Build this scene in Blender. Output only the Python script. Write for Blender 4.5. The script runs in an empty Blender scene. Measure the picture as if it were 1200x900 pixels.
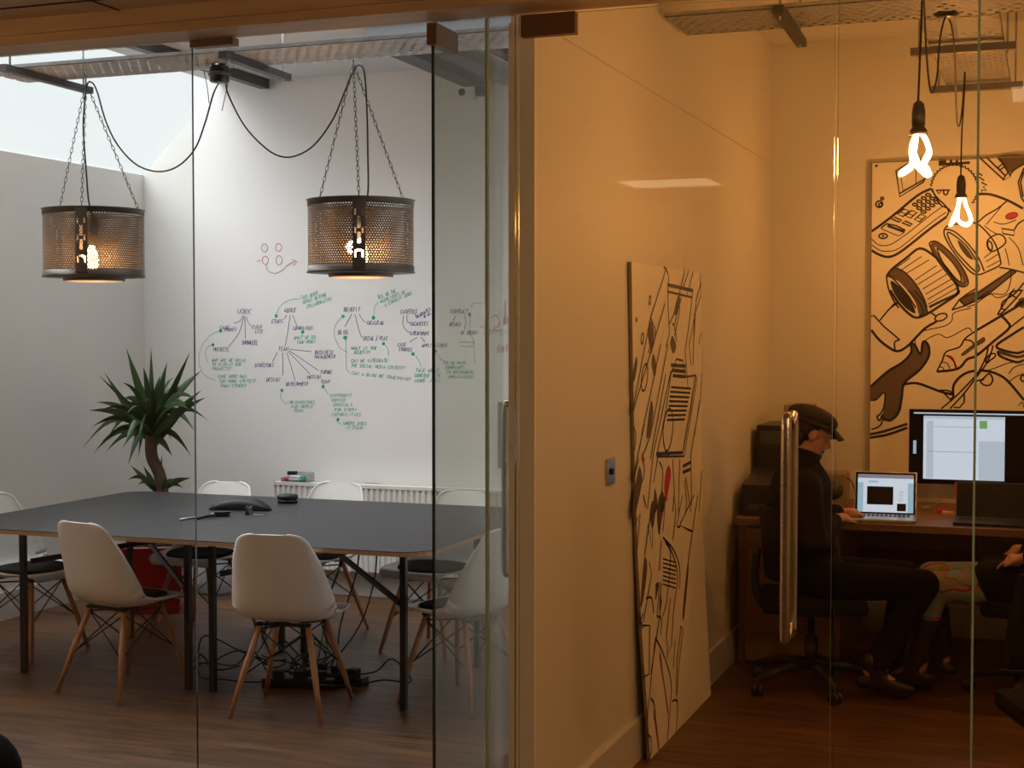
import bpy, bmesh, math, random
from mathutils import Vector, Matrix
random.seed(7)
C = bpy.context.scene
COL = C.collection
PI = math.pi
R_ = math.radians
# ------------------------------------------------------------------ camera model
FPX, EYE, YAW, PITCH = 1703.0, 1.65, R_(20.3), math.atan(60 / 1703.0)
CF = Vector((-math.sin(YAW) * math.cos(PITCH), math.cos(YAW) * math.cos(PITCH), -math.sin(PITCH)))
CR = Vector((math.cos(YAW), math.sin(YAW), 0))
CU = CR.cross(CF)
EYEP = Vector((0, 0, EYE))
def ray(x, y):
    return CF + CR * ((x - 600) / FPX) - CU * ((y - 450) / FPX)
def onplane(x, y, p0, n):
    d = ray(x, y); n = Vector(n)
    return EYEP + d * ((Vector(p0) - EYEP).dot(n) / d.dot(n))
def aty(x, y, Y): return onplane(x, y, (0, Y, 0), (0, 1, 0))
def atz(x, y, Z): return onplane(x, y, (0, 0, Z), (0, 0, 1))
def atx(x, y, X): return onplane(x, y, (X, 0, 0), (1, 0, 0))
# ------------------------------------------------------------------ materials
def nt(m):
    m.use_nodes = True
    return m.node_tree.nodes, m.node_tree.links, m.node_tree.nodes['Principled BSDF']
def M(name, col, rough=.6, metal=0, noise=0, scale=8, bump=0, bscale=60, emit=None, estr=0, spec=.5, stretch=None):
    m = bpy.data.materials.new(name); N, L, P = nt(m)
    P.inputs['Base Color'].default_value = (*col, 1); P.inputs['Roughness'].default_value = rough
    P.inputs['Metallic'].default_value = metal; P.inputs['Specular IOR Level'].default_value = spec
    tc = N.new('ShaderNodeTexCoord'); mp = N.new('ShaderNodeMapping'); L.new(tc.outputs['Object'], mp.inputs[0])
    if stretch: mp.inputs['Scale'].default_value = stretch
    if noise:
        t = N.new('ShaderNodeTexNoise'); t.inputs['Scale'].default_value = scale; t.inputs['Detail'].default_value = 4
        L.new(mp.outputs[0], t.inputs['Vector'])
        r = N.new('ShaderNodeValToRGB'); e = r.color_ramp.elements
        e[0].position = .3; e[1].position = .7
        e[0].color = (*[c * (1 - noise) for c in col], 1); e[1].color = (*[min(1, c * (1 + noise)) for c in col], 1)
        L.new(t.outputs['Fac'], r.inputs[0]); L.new(r.outputs[0], P.inputs['Base Color'])
    if bump:
        t = N.new('ShaderNodeTexNoise'); t.inputs['Scale'].default_value = bscale
        L.new(mp.outputs[0], t.inputs['Vector'])
        b = N.new('ShaderNodeBump'); b.inputs['Strength'].default_value = bump; b.inputs['Distance'].default_value = .01
        L.new(t.outputs['Fac'], b.inputs['Height']); L.new(b.outputs[0], P.inputs['Normal'])
    if emit:
        P.inputs['Emission Color'].default_value = (*emit, 1); P.inputs['Emission Strength'].default_value = estr
    return m
def math_node(N, L, op, a, b=None, c=None):
    n = N.new('ShaderNodeMath'); n.operation = op
    for i, v in enumerate((a, b, c)):
        if v is None: continue
        if isinstance(v, (int, float)): n.inputs[i].default_value = v
        else: L.new(v, n.inputs[i])
    return n.outputs[0]
def with_holes(m, fac_fn, coord='UV'):
    """cut transparent holes where fac_fn(...) is 1"""
    N, L = m.node_tree.nodes, m.node_tree.links
    P = N['Principled BSDF']; out = N['Material Output']
    tc = N.new('ShaderNodeTexCoord'); sp = N.new('ShaderNodeSeparateXYZ'); L.new(tc.outputs[coord], sp.inputs[0])
    f = fac_fn(N, L, sp)
    tr = N.new('ShaderNodeBsdfTransparent'); mx = N.new('ShaderNodeMixShader')
    L.new(f, mx.inputs[0]); L.new(P.outputs[0], mx.inputs[1]); L.new(tr.outputs[0], mx.inputs[2]); L.new(mx.outputs[0], out.inputs[0])
    return m
def dots(px, py, rx, ry):
    def fn(N, L, sp):
        res = None
        for ox, oy in ((0, 0), (.5, .5)):
            qs = []
            for ax, p, o, r in ((0, px, ox, rx), (1, py, oy, ry)):
                v = math_node(N, L, 'MULTIPLY', sp.outputs[ax], 1 / p); v = math_node(N, L, 'ADD', v, o)
                v = math_node(N, L, 'FRACT', v); v = math_node(N, L, 'SUBTRACT', v, .5)
                v = math_node(N, L, 'MULTIPLY', v, p / r); v = math_node(N, L, 'POWER', math_node(N, L, 'ABSOLUTE', v), 2); qs.append(v)
            d = math_node(N, L, 'LESS_THAN', math_node(N, L, 'ADD', qs[0], qs[1]), 1)
            res = d if res is None else math_node(N, L, 'MAXIMUM', res, d)
        return res
    return fn
def glass_mat(name, tint, boost=1.0, rough=0):
    m = bpy.data.materials.new(name); N, L, P = nt(m); N.remove(P); out = N['Material Output']
    lw = N.new('ShaderNodeLayerWeight'); lw.inputs[0].default_value = .5
    f = math_node(N, L, 'POWER', lw.outputs['Facing'], 5); f = math_node(N, L, 'MULTIPLY', f, .95)
    f = math_node(N, L, 'ADD', f, .042); f = math_node(N, L, 'MULTIPLY', f, boost); f = math_node(N, L, 'MINIMUM', f, 1)
    tr = N.new('ShaderNodeBsdfTransparent'); tr.inputs[0].default_value = (*tint, 1)
    gl = N.new('ShaderNodeBsdfGlossy'); gl.inputs['Roughness'].default_value = rough
    mx = N.new('ShaderNodeMixShader')
    L.new(f, mx.inputs[0]); L.new(tr.outputs[0], mx.inputs[1]); L.new(gl.outputs[0], mx.inputs[2]); L.new(mx.outputs[0], out.inputs[0])
    return m
def emis(name, col, s):
    m = bpy.data.materials.new(name); N, L, P = nt(m)
    P.inputs['Base Color'].default_value = (0.02, .02, .02, 1); P.inputs['Roughness'].default_value = .4
    P.inputs['Emission Color'].default_value = (*col, 1); P.inputs['Emission Strength'].default_value = s
    return m
def floor_mat():
    m = bpy.data.materials.new('oak_floor_boards'); N, L, P = nt(m)
    tc = N.new('ShaderNodeTexCoord')
    br = N.new('ShaderNodeTexBrick'); br.offset = .37
    for k, v in (('Scale', 1), ('Mortar Size', .0015), ('Brick Width', 1.25), ('Row Height', .12), ('Bias', 0)): br.inputs[k].default_value = v
    br.inputs['Color1'].default_value = (.165, .082, .035, 1); br.inputs['Color2'].default_value = (.11, .053, .023, 1)
    br.inputs['Mortar'].default_value = (.04, .02, .01, 1)
    L.new(tc.outputs['Object'], br.inputs['Vector'])
    mp = N.new('ShaderNodeMapping'); mp.inputs['Scale'].default_value = (1.4, 16, 1); L.new(tc.outputs['Object'], mp.inputs[0])
    nz = N.new('ShaderNodeTexNoise'); nz.inputs['Scale'].default_value = 2.2; nz.inputs['Detail'].default_value = 8; nz.inputs['Distortion'].default_value = .8
    L.new(mp.outputs[0], nz.inputs['Vector'])
    rp = N.new('ShaderNodeValToRGB'); rp.color_ramp.elements[0].position = .32; rp.color_ramp.elements[1].position = .72
    rp.color_ramp.elements[0].color = (.36, .32, .28, 1); rp.color_ramp.elements[1].color = (1.45, 1.4, 1.35, 1)
    L.new(nz.outputs['Fac'], rp.inputs[0])
    mx = N.new('ShaderNodeMix'); mx.data_type = 'RGBA'; mx.blend_type = 'MULTIPLY'; mx.inputs[0].default_value = 1
    L.new(br.outputs['Color'], mx.inputs[6]); L.new(rp.outputs[0], mx.inputs[7]); L.new(mx.outputs[2], P.inputs['Base Color'])
    P.inputs['Roughness'].default_value = .42; P.inputs['Specular IOR Level'].default_value = .35
    return m
def pattern_mat():
    m = bpy.data.materials.new('printed_cloth'); N, L, P = nt(m)
    tc = N.new('ShaderNodeTexCoord'); v = N.new('ShaderNodeTexNoise'); v.inputs['Scale'].default_value = 14; v.inputs['Detail'].default_value = 0
    L.new(tc.outputs['Object'], v.inputs['Vector'])
    r = N.new('ShaderNodeValToRGB'); r.color_ramp.interpolation = 'CONSTANT'; e = r.color_ramp.elements
    e[0].color = (.22, .19, .155, 1); e[1].position = .42; e[1].color = (.1, .25, .3, 1)
    for p, c in ((.47, (.22, .19, .155, 1)), (.54, (.25, .02, .015, 1)), (.6, (.22, .19, .155, 1)), (.66, (.2, .16, .02, 1)), (.7, (.22, .19, .155, 1))):
        k = e.new(p); k.color = c
    L.new(v.outputs['Fac'], r.inputs[0]); L.new(r.outputs[0], P.inputs['Base Color']); P.inputs['Roughness'].default_value = .9
    return m
m_wall = M('white_wall_paint', (.78, .755, .73), .55, bump=.05, bscale=90, noise=.02, scale=1.5, spec=.35)
m_wallr = M('cream_wall_paint', (.74, .72, .66), .5, bump=.05, bscale=90, noise=.03, scale=1.2, spec=.35)
m_ceil = M('ceiling_paint', (.72, .72, .72), .8, noise=.02)
m_skirt = M('white_skirting_paint', (.62, .6, .57), .4)
m_floor = floor_mat()
m_beam = M('stained_wood_beam', (.62, .47, .3), .5, noise=.12, scale=3, stretch=(1, 8, 8))
m_tile = M('corridor_ceiling_board', (.62, .5, .35), .8, noise=.05)
m_joint = M('board_joint', (.05, .035, .02), .9)
m_glass = glass_mat('partition_glass', (.962, .968, .955), 1.0)
m_doorglass = glass_mat('door_glass', (.865, .87, .84), .8)
m_edge = M('green_glass_edge', (.01, .035, .028), .08, spec=.8)
m_edgel = M('pale_glass_edge', (.3, .48, .36), .2, spec=.8)
m_skyg = glass_mat('rooflight_glass', (.98, .99, .99), .3)
m_patch = M('bronze_patch_metal', (.2, .12, .07), .45, .4)
m_steel = M('brushed_steel', (.62, .58, .5), .27, 1, bump=.1, bscale=200)
m_galv = M('galvanised_steel', (.42, .43, .44), .45, .35, noise=.15, scale=14)
m_tray = with_holes(M('perforated_tray_steel', (.42, .43, .44), .55, .1, noise=.12, scale=14), dots(.052, .085, .011, .013), 'Object')
m_dstr = M('dark_strut_steel', (.09, .09, .09), .5, .7)
m_black = M('black_plastic', (.012, .012, .013), .35)
m_blackm = M('black_rubber', (.01, .01, .01), .6)
m_cable = M('black_cable_sheath', (.012, .012, .013), .5)
m_cup = M('black_felt', (.008, .008, .009), .8, bump=.2, spec=.12)
m_shell = M('white_moulded_plastic', (.76, .75, .73), .42, bump=.02, bscale=300)
m_wood = M('beech_dowel', (.42, .2, .09), .5, noise=.18, scale=6, stretch=(6, 6, 1))
m_top = M('grey_linoleum', (.026, .026, .029), .45, noise=.06, scale=3, spec=.22)
m_ply = M('plywood_edge', (.4, .25, .12), .6, noise=.15, scale=40, stretch=(1, 1, 20))
m_frame = M('dark_powder_coat', (.035, .033, .033), .35, .5)
m_white = M('radiator_enamel', (.74, .72, .68), .35)
m_leaf = M('yucca_leaf', (.022, .06, .014), .42, noise=.5, scale=5)
m_trunk = M('yucca_trunk', (.1, .055, .035), .9, bump=.8, bscale=40, noise=.3)
m_red = M('red_glazed_planter', (.22, .008, .007), .2)
m_soil = M('potting_soil', (.02, .012, .008), .95, bump=1)
m_grey = M('grey_plastic', (.4, .4, .41), .5)
m_dkgrey = M('dark_grey_plastic', (.06, .06, .06), .5)
m_drum = with_holes(M('perforated_drum_steel', (.13, .105, .085), .4, .5, noise=.12, scale=20), dots(.0126, .0218, .003, .003))
m_diff = bpy.data.materials.new('frosted_diffuser'); N_, L__, P_ = nt(m_diff); N_.remove(P_)
q_ = N_.new('ShaderNodeBsdfTranslucent'); q_.inputs[0].default_value = (.7, .6, .5, 1); L__.new(q_.outputs[0], N_['Material Output'].inputs[0])
m_drums = M('stainless_drum_steel', (.12, .1, .085), .4, .5, noise=.15, scale=10)
m_hot = emis('glowing_bulb', (1, .62, .3), 30)
m_plumen = emis('glowing_tube', (1, .6, .3), 22)
m_blue = M('blue_marker_ink', (.03, .035, .2), .6)
m_green = M('green_marker_ink', (.03, .4, .27), .6)
m_redink = M('red_marker_ink', (.48, .05, .06), .6)
m_greyl = M('faint_ink', (.3, .3, .34), .6)
m_canvas = M('cream_art_board', (.86, .82, .72), .55, noise=.015, scale=2)
m_canvasedge = M('board_edge', (.3, .22, .12), .7)
m_ink = M('black_paint_line', (.012, .01, .01), .5)
m_artgrey = M('grey_paint_fill', (.13, .09, .07), .6)
m_artred = M('red_paint_fill', (.6, .015, .02), .5)
m_desk = M('walnut_desk_laminate', (.2, .1, .045), .45, noise=.12, scale=4, stretch=(1, 10, 10))
m_alu = M('aluminium', (.6, .6, .6), .3, .9)
m_scr = M('screen_glass', (.006, .006, .008), .12)
m_page = emis('lit_page', (.78, .87, 1.0), .78)
m_page2 = emis('lit_page_shade', (.62, .72, .84), .72)
m_pgrey = emis('lit_grey_line', (.4, .45, .55), .5)
m_pgreen = emis('lit_green_icon', (.25, .6, .22), .6)
m_pcyan = emis('lit_pale_blue', (.42, .66, .8), .7)
m_pmag = emis('lit_window_bar', (.34, .33, .42), .6)
m_key = M('dark_keys', (.03, .03, .035), .5)
m_orange = M('orange_paper', (.8, .2, .03), .8)
m_redp = M('red_paper', (.75, .05, .03), .8)
m_cream = M('cream_paper', (.75, .5, .3), .8)
m_skin = M('skin', (.5, .26, .17), .5)
m_hair = M('dark_hair', (.012, .008, .006), .6, bump=.5)
m_jacket = M('black_jacket_cloth', (.006, .0055, .0055), .8, bump=.3, bscale=50, spec=.12)
m_jean = M('dark_trouser_cloth', (.005, .005, .006), .9, spec=.12)
m_cap = M('dark_wool_cap', (.03, .022, .018), .9, bump=.4)
m_shoe = M('black_shoe_leather', (.012, .01, .01), .4)
m_print = pattern_mat()
m_lumin = emis('lit_diffuser', (1, .72, .42), 3.2)
m_wlumin = m_lumin
# ------------------------------------------------------------------ mesh builder
class MB:
    def __init__(s): s.v = []; s.f = []; s.mi = []; s.uv = {}; s.sm = []
    def add(s, vs, fs, mi=0, smooth=False):
        o = len(s.v); s.v += [Vector(q) for q in vs]
        for f in fs: s.f.append([i + o for i in f]); s.mi.append(mi); s.sm.append(smooth)
        return o
    def box(s, x0, x1, y0, y1, z0, z1, mi=0, M4=None, bev=0):
        if bev:
            bm = bmesh.new(); bmesh.ops.create_cube(bm, size=1)
            for v in bm.verts: v.co = Vector(((x0 + x1) / 2 + v.co.x * (x1 - x0), (y0 + y1) / 2 + v.co.y * (y1 - y0), (z0 + z1) / 2 + v.co.z * (z1 - z0)))
            bmesh.ops.bevel(bm, geom=bm.edges[:], offset=bev, segments=2, affect='EDGES', profile=.6)
            vs = [v.co.copy() for v in bm.verts]; bm.verts.index_update(); fs = [[v.index for v in f.verts] for f in bm.faces]; bm.free()
        else:
            vs = [Vector(p) for p in ((x0, y0, z0), (x1, y0, z0), (x1, y1, z0), (x0, y1, z0), (x0, y0, z1), (x1, y0, z1), (x1, y1, z1), (x0, y1, z1))]
            fs = [(0, 3, 2, 1), (4, 5, 6, 7), (0, 1, 5, 4), (1, 2, 6, 5), (2, 3, 7, 6), (3, 0, 4, 7)]
        if M4: vs = [M4 @ v for v in vs]
        s.add(vs, fs, mi); return s
    def beam(s, a, b, w, h, mi=0, up=(0, 0, 1)):
        a, b = Vector(a), Vector(b); t = (b - a).normalized(); u = Vector(up)
        if abs(t.dot(u)) > .98: u = Vector((0, 1, 0))
        x = t.cross(u).normalized(); u = x.cross(t)
        vs = [p + x * sx * w / 2 + u * sz * h / 2 for p in (a, b) for sx, sz in ((-1, -1), (1, -1), (1, 1), (-1, 1))]
        s.add(vs, [(0, 1, 2, 3), (7, 6, 5, 4), (0, 4, 5, 1), (1, 5, 6, 2), (2, 6, 7, 3), (3, 7, 4, 0)], mi); return s
    def tube(s, pts, r, n=8, mi=0, closed=False, cap=True):
        pts = [Vector(p) for p in pts]; k = len(pts)
        rs = r if isinstance(r, (list, tuple)) else [r] * k
        nv = None; vs = []
        for i, p in enumerate(pts):
            if closed: t = pts[(i + 1) % k] - pts[i - 1]
            else: t = pts[min(i + 1, k - 1)] - pts[max(i - 1, 0)]
            t = t.normalized() if t.length > 1e-9 else Vector((0, 0, 1))
            if nv is None:
                nv = t.orthogonal().normalized()
            else:
                nv = nv - t * nv.dot(t); nv = nv.normalized() if nv.length > 1e-6 else t.orthogonal().normalized()
            b = t.cross(nv)
            for j in range(n):
                a = 2 * PI * j / n; vs.append(p + (nv * math.cos(a) + b * math.sin(a)) * rs[i])
        fs = []
        for i in range(k if closed else k - 1):
            i2 = (i + 1) % k
            for j in range(n): fs.append((i * n + j, i * n + (j + 1) % n, i2 * n + (j + 1) % n, i2 * n + j))
        if cap and not closed: fs += [tuple(range(n))[::-1], tuple((k - 1) * n + j for j in range(n))]
        s.add(vs, fs, mi, True); return s
    def lathe(s, prof, n=32, c=(0, 0, 0), mi=0, M4=None, smooth=True, cap=True):
        vs = []; c = Vector(c)
        for r, z in prof:
            for j in range(n): vs.append(Vector((r * math.cos(2 * PI * j / n), r * math.sin(2 * PI * j / n), z)) + c)
        if M4: vs = [M4 @ v for v in vs]
        fs = []
        for i in range(len(prof) - 1):
            for j in range(n): fs.append((i * n + j, i * n + (j + 1) % n, (i + 1) * n + (j + 1) % n, (i + 1) * n + j))
        if cap and prof[0][0] > 1e-5: fs.append(tuple(range(n))[::-1])
        if cap and prof[-1][0] > 1e-5: fs.append(tuple((len(prof) - 1) * n + j for j in range(n)))
        s.add(vs, fs, mi, smooth); return s
    def ell(s, c, r, n=16, m=10, mi=0, rot=None):
        c = Vector(c); r = (r, r, r) if isinstance(r, (int, float)) else r
        vs = []; fs = []
        for i in range(m + 1):
            a = PI * i / m
            for j in range(n):
                b = 2 * PI * j / n; q = Vector((r[0] * math.sin(a) * math.cos(b), r[1] * math.sin(a) * math.sin(b), r[2] * math.cos(a)))
                if rot: q = rot @ q
                vs.append(c + q)
        for i in range(m):
            for j in range(n): fs.append((i * n + j, (i + 1) * n + j, (i + 1) * n + (j + 1) % n, i * n + (j + 1) % n))
        s.add(vs, fs, mi, True); return s
    def grid(s, fn, nu, nv, mi=0, smooth=True, skip=None):
        vs = [Vector(fn(i / nu, j / nv)) for j in range(nv + 1) for i in range(nu + 1)]
        fs = [(j * (nu + 1) + i, j * (nu + 1) + i + 1, (j + 1) * (nu + 1) + i + 1, (j + 1) * (nu + 1) + i) for j in range(nv) for i in range(nu) if not (skip and skip((i + .5) / nu, (j + .5) / nv))]
        s.add(vs, fs, mi, smooth); return s
    def prism(s, poly, z0, z1, mi=0, mside=None, M4=None):
        n = len(poly); vs = [Vector((x, y, z0)) for x, y in poly] + [Vector((x, y, z1)) for x, y in poly]
        if M4: vs = [M4 @ v for v in vs]
        o = s.add(vs, [tuple(range(n))[::-1], tuple(range(n, 2 * n))], mi)
        for i in range(n):
            j = (i + 1) % n; s.f.append([o + i, o + j, o + n + j, o + n + i]); s.mi.append(mi if mside is None else mside); s.sm.append(False)
        return s
    def ribbon(s, pts, w, nrm, off=0, mi=0, closed=False):
        nrm = Vector(nrm).normalized(); pts = [Vector(p) for p in pts]
        if closed: pts = pts + [pts[0]]
        k = len(pts); vs = []
        for i, p in enumerate(pts):
            if closed and i in (0, k - 1): t = pts[1] - pts[-2]
            else: t = pts[min(i + 1, k - 1)] - pts[max(i - 1, 0)]
            if t.length < 1e-9: t = Vector((1, 0, 0))
            b = nrm.cross(t).normalized() * w / 2
            vs += [p + b + nrm * off, p - b + nrm * off]
        s.add(vs, [(2 * i, 2 * i + 1, 2 * i + 3, 2 * i + 2) for i in range(k - 1)], mi); return s
    def build(s, name, mats, parent=None, world=True, mods=None, rz=None):
        me = bpy.data.meshes.new(name)
        mats = mats if isinstance(mats, (list, tuple)) else [mats]
        vs = s.v; org = Vector((0, 0, 0)); rot = 0
        if parent is not None and world:
            inv = (Matrix.Translation(parent.location) @ Matrix.Rotation(parent.rotation_euler.z, 4, 'Z')).inverted()
            if parent.parent: 
                pp = parent.parent
                inv = (Matrix.Translation(pp.location) @ Matrix.Rotation(pp.rotation_euler.z, 4, 'Z') @ Matrix.Translation(parent.location)).inverted()
            vs = [inv @ v for v in vs]
        elif parent is None and world:
            xs = [v.x for v in vs]; ys = [v.y for v in vs]; zs = [v.z for v in vs]
            org = Vector(((min(xs) + max(xs)) / 2, (min(ys) + max(ys)) / 2, min(zs)))
            vs = [v - org for v in vs]
        me.from_pydata([tuple(v) for v in vs], [], s.f)
        for m in mats: me.materials.append(m)
        for i, p in enumerate(me.polygons): p.material_index = s.mi[i]; p.use_smooth = s.sm[i]
        me.update()
        o = bpy.data.objects.new(name, me); COL.objects.link(o)
        if parent is not None: o.parent = parent
        else: o.location = org
        if mods: mods(o)
        return o
def smooth(pts, n=6, closed=False):
    pts = [Vector(p) for p in pts]; k = len(pts); out = []
    rng = range(k) if closed else range(k - 1)
    for i in rng:
        if closed: p0, p1, p2, p3 = pts[i - 1], pts[i], pts[(i + 1) % k], pts[(i + 2) % k]
        else: p0, p1, p2, p3 = pts[max(i - 1, 0)], pts[i], pts[i + 1], pts[min(i + 2, k - 1)]
        for j in range(n):
            t = j / n
            out.append(.5 * ((2 * p1) + (p2 - p0) * t + (2 * p0 - 5 * p1 + 4 * p2 - p3) * t * t + (3 * p1 - p0 - 3 * p2 + p3) * t ** 3))
    if not closed: out.append(pts[-1])
    return out
def E(name, label, cat, loc, rz=0, group=None, parent=None):
    o = bpy.data.objects.new(name, None); COL.objects.link(o); o.location = loc; o.rotation_euler = (0, 0, rz); o.empty_display_size = .1
    if parent is None: tag(o, label, cat, group)
    else: o.parent = parent
    return o
def tag(o, label, cat, group=None):
    o['label'] = label; o['category'] = cat
    if group: o['group'] = group
    return o
def struct(o, label=None):
    o['kind'] = 'structure'
    if label: o['label'] = label
    return o
def dup(root, loc, rz, label, group=None):
    r = root.copy(); COL.objects.link(r); r.location = loc; r.rotation_euler = (0, 0, rz); r['label'] = label
    if group: r['group'] = group
    for ch in list(root.children):
        c = ch.copy(); COL.objects.link(c); c.parent = r
        for g in list(ch.children):
            d = g.copy(); COL.objects.link(d); d.parent = c
    return r
# ------------------------------------------------------------------ the place
YG, YB = 4.10, 8.2                    # glazing plane, back wall
XL, XM0, XM1, XR = -5.63, -1.565, -1.484, 2.7
ZC = 3.26
def sbox(name, x0, x1, y0, y1, z0, z1, m):
    return struct(MB().box(x0, x1, y0, y1, z0, z1).build(name, m))
sbox('floor', -7.5, 4.5, -3.2, 8.4, -.12, 0, m_floor)
struct(MB().box(XL - .25, XL, YG - .1, YB, 0, 2.69).build('wall_left', m_wall))
struct(MB().prism([(XL - .02, 0), ((XM0 + XM1) / 2, 0), ((XM0 + XM1) / 2, 3.4), (-5.05, 3.4), (-5.05, ZC), (XL - .02, 2.67)], -YB - .15, -YB, M4=Matrix(((1, 0, 0, 0), (0, 0, -1, 0), (0, 1, 0, 0), (0, 0, 0, 1)))).build('wall_back', m_wall))
struct(MB().box((XM0 + XM1) / 2, XR + .2, YB, YB + .15, 0, 4.2).build('wall_back', m_wallr))
w = MB().box(XM0, XM1, 4.22, YB, 0, 3.4)
for i in range(len(w.f)):
    w.mi[i] = 0
w.mi[2] = 1; w.mi[3] = 1
struct(w.build('wall_middle', [m_wall, m_wallr]))
sbox('wall_right', XR, XR + .15, YG, YB, 0, 3.4, m_wallr)
RX0, RX1, RY0, RY1 = -4.9, -2.0, 5.5, 6.9  # added opening in the unseen part of the ceiling, for extra daylight
cb_ = MB().box(-5.05, RX0, 3.98, YB, ZC, ZC + .15); cb_.box(RX1, XM0, 3.98, YB, ZC, ZC + .15); cb_.box(RX0, RX1, 3.98, RY0, ZC, ZC + .15); cb_.box(RX0, RX1, RY1, YB, ZC, ZC + .15)
struct(cb_.build('ceiling', m_ceil))
struct(MB().box(RX0, RX1, RY0, RY1, ZC + .12, ZC + .14).build('added_rooflight', m_skyg), 'flat rooflight added out of view over the meeting table for more daylight')
struct(MB().box(XM0, XR + .2, 3.98, YB, ZC, ZC + .15).build('ceiling', m_wallr))
# wall over the glazing, behind the beam
sbox('wall_front', XL - .25, XR + .2, 4.02, 4.115, 2.605, 3.41, m_wall)
# corridor side
bm_ = MB().box(-7.5, 4.5, 3.965, 4.02, 2.6, 2.69); bm_.box(-7.5, 4.5, 4.02, 4.115, 2.6, 2.605); bm_.box(-7.5, 4.5, 3.95, 3.965, 2.63, 2.69)
struct(bm_.build('trim_1', m_beam))
sbox('ceiling', -7.5, 4.5, -3.2, 3.95, 2.68, 2.8, m_tile)
j = MB()
for yy in (.2, 1.4, 2.6, 3.8): j.box(-7.4, 4.4, yy, yy + .006, 2.676, 2.68)
for xx in (-6.4, -5.2, -4.0, -2.8, -1.6, -.4, .8, 2.0): j.box(xx, xx + .006, -3.1, 3.95, 2.6765, 2.6795)
struct(j.build('trim_2', m_joint))
sbox('wall_rear', -7.5, 4.5, -3.35, -3.2, 0, 2.8, M('corridor_wall_paint', (.4, .27, .16), .7))
sbox('wall_side', -7.65, -7.5, -3.2, 4.2, 0, 2.8, m_tile)
sbox('wall_side', 4.5, 4.65, -3.2, 4.2, 0, 2.8, m_tile)
sbox('wall_side', -7.5, XL - .25, 4.0, 4.15, 0, 2.8, m_tile)
sbox('wall_side', XR + .15, 4.5, 4.0, 4.15, 0, 2.8, m_tile)
# baseboards
def base(name, x0, x1, y0, y1): return sbox(name, x0, x1, y0, y1, 0, .16, m_skirt)
base('baseboard_left', XL, XL + .02, YG + .02, YB - .02)
base('baseboard_back', XL + .02, XM0, YB - .02, YB)
base('baseboard_back', XM1 + .018, XR, YB - .02, YB)
base('baseboard_middle', XM1, XM1 + .018, 4.24, YB)
# board joint on the right side of the middle wall
a = atx(660, 45, XM1); b_ = atx(897, 188, XM1)
struct(MB().box(XM1, XM1 + .004, 4.23, YB, 2.60, 2.616).build('trim_3', m_wallr))
# ribbed dark deck under the ceiling
dk = MB().box(-3.36, XM0, 6.92, YB, 3.17, 3.26)
x = -3.36
while x < XM0 - .2:
    dk.prism([(x, 3.17), (x + .03, 3.13), (x + .15, 3.13), (x + .18, 3.17)], 6.92, YB, M4=Matrix(((1, 0, 0, 0), (0, 0, 1, 0), (0, 1, 0, 0), (0, 0, 0, 1)))); x += .24
struct(dk.build('trim_4', M('dark_ribbed_deck', (.12, .12, .125), .5, .4)))
# rooflight
sk = MB()
p = [(XL, 3.9, 2.69), (-5.05, 3.9, ZC), (-5.05, YB, ZC), (XL, YB, 2.69)]
nn = Vector((-.57, 0, .58)).normalized() * .02
sk.add(p + [Vector(q) + nn for q in p], [(0, 1, 2, 3), (7, 6, 5, 4), (0, 4, 5, 1), (1, 5, 6, 2), (2, 6, 7, 3), (3, 7, 4, 0)])
struct(sk.build('window_1', m_skyg), 'sloping rooflight above the left wall of the meeting room')
# cable trunking on ceiling running to the back wall
t = MB().box(-4.73, -4.67, 4.6, YB - .02, 3.2, 3.26)
tag(t.build('cable_trunking', m_dstr), 'dark straight cable trunking on the white ceiling beside the rooflight', 'trunking')
# ------------------------------------------------------------------ glazing
def xg(px): return aty(px, 450, YG).x
def pane(name, x0, x1, z0=.01, z1=2.595, y=YG, label=None):
    b = MB().box(x0, x1, y - .005, y + .005, z0, z1)
    b.mi[3] = 1; b.mi[5] = 1; b.mi[0] = 1; b.mi[1] = 1
    return struct(b.build(name, [m_glass, m_edge]), label)
s1, s2, s3, s4, s5, s6, s7 = [xg(q) for q in (229, 508, 571, 607, 977, 1143, 1480)]
pane('window_2', -5.6, s1 - .002)
pane('window_3', s2 + .004, s3 - .002)
pane('window_4', s3 + .002, s4 - .008)
pane('window_5', s5 + .006, s6 - .003)
pane('window_6', s6 + .003, XR)
# seams: silicone / glass edges between fixed panes
sm_ = MB()
sm_.box(s3 - .004, s3 + .004, YG - .007, YG + .007, .01, 2.59)
sm_.box(s6 - .003, s6 + .003, YG - .007, YG + .007, .01, 2.59)
struct(sm_.build('trim_5', m_edgel))
# short return pane from the corner back to the wall end
rp = MB().box(s3 - .001, s3 + .007, YG + .006, 4.22, .01, 2.595)
struct(rp.build('window_7', [m_glass]))
struct(MB().box(XM0 - .002, XM1 + .002, 4.205, 4.222, 0, 2.6).build('trim_6', M('pale_end_trim', (.88, .84, .76), .5)))
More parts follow.
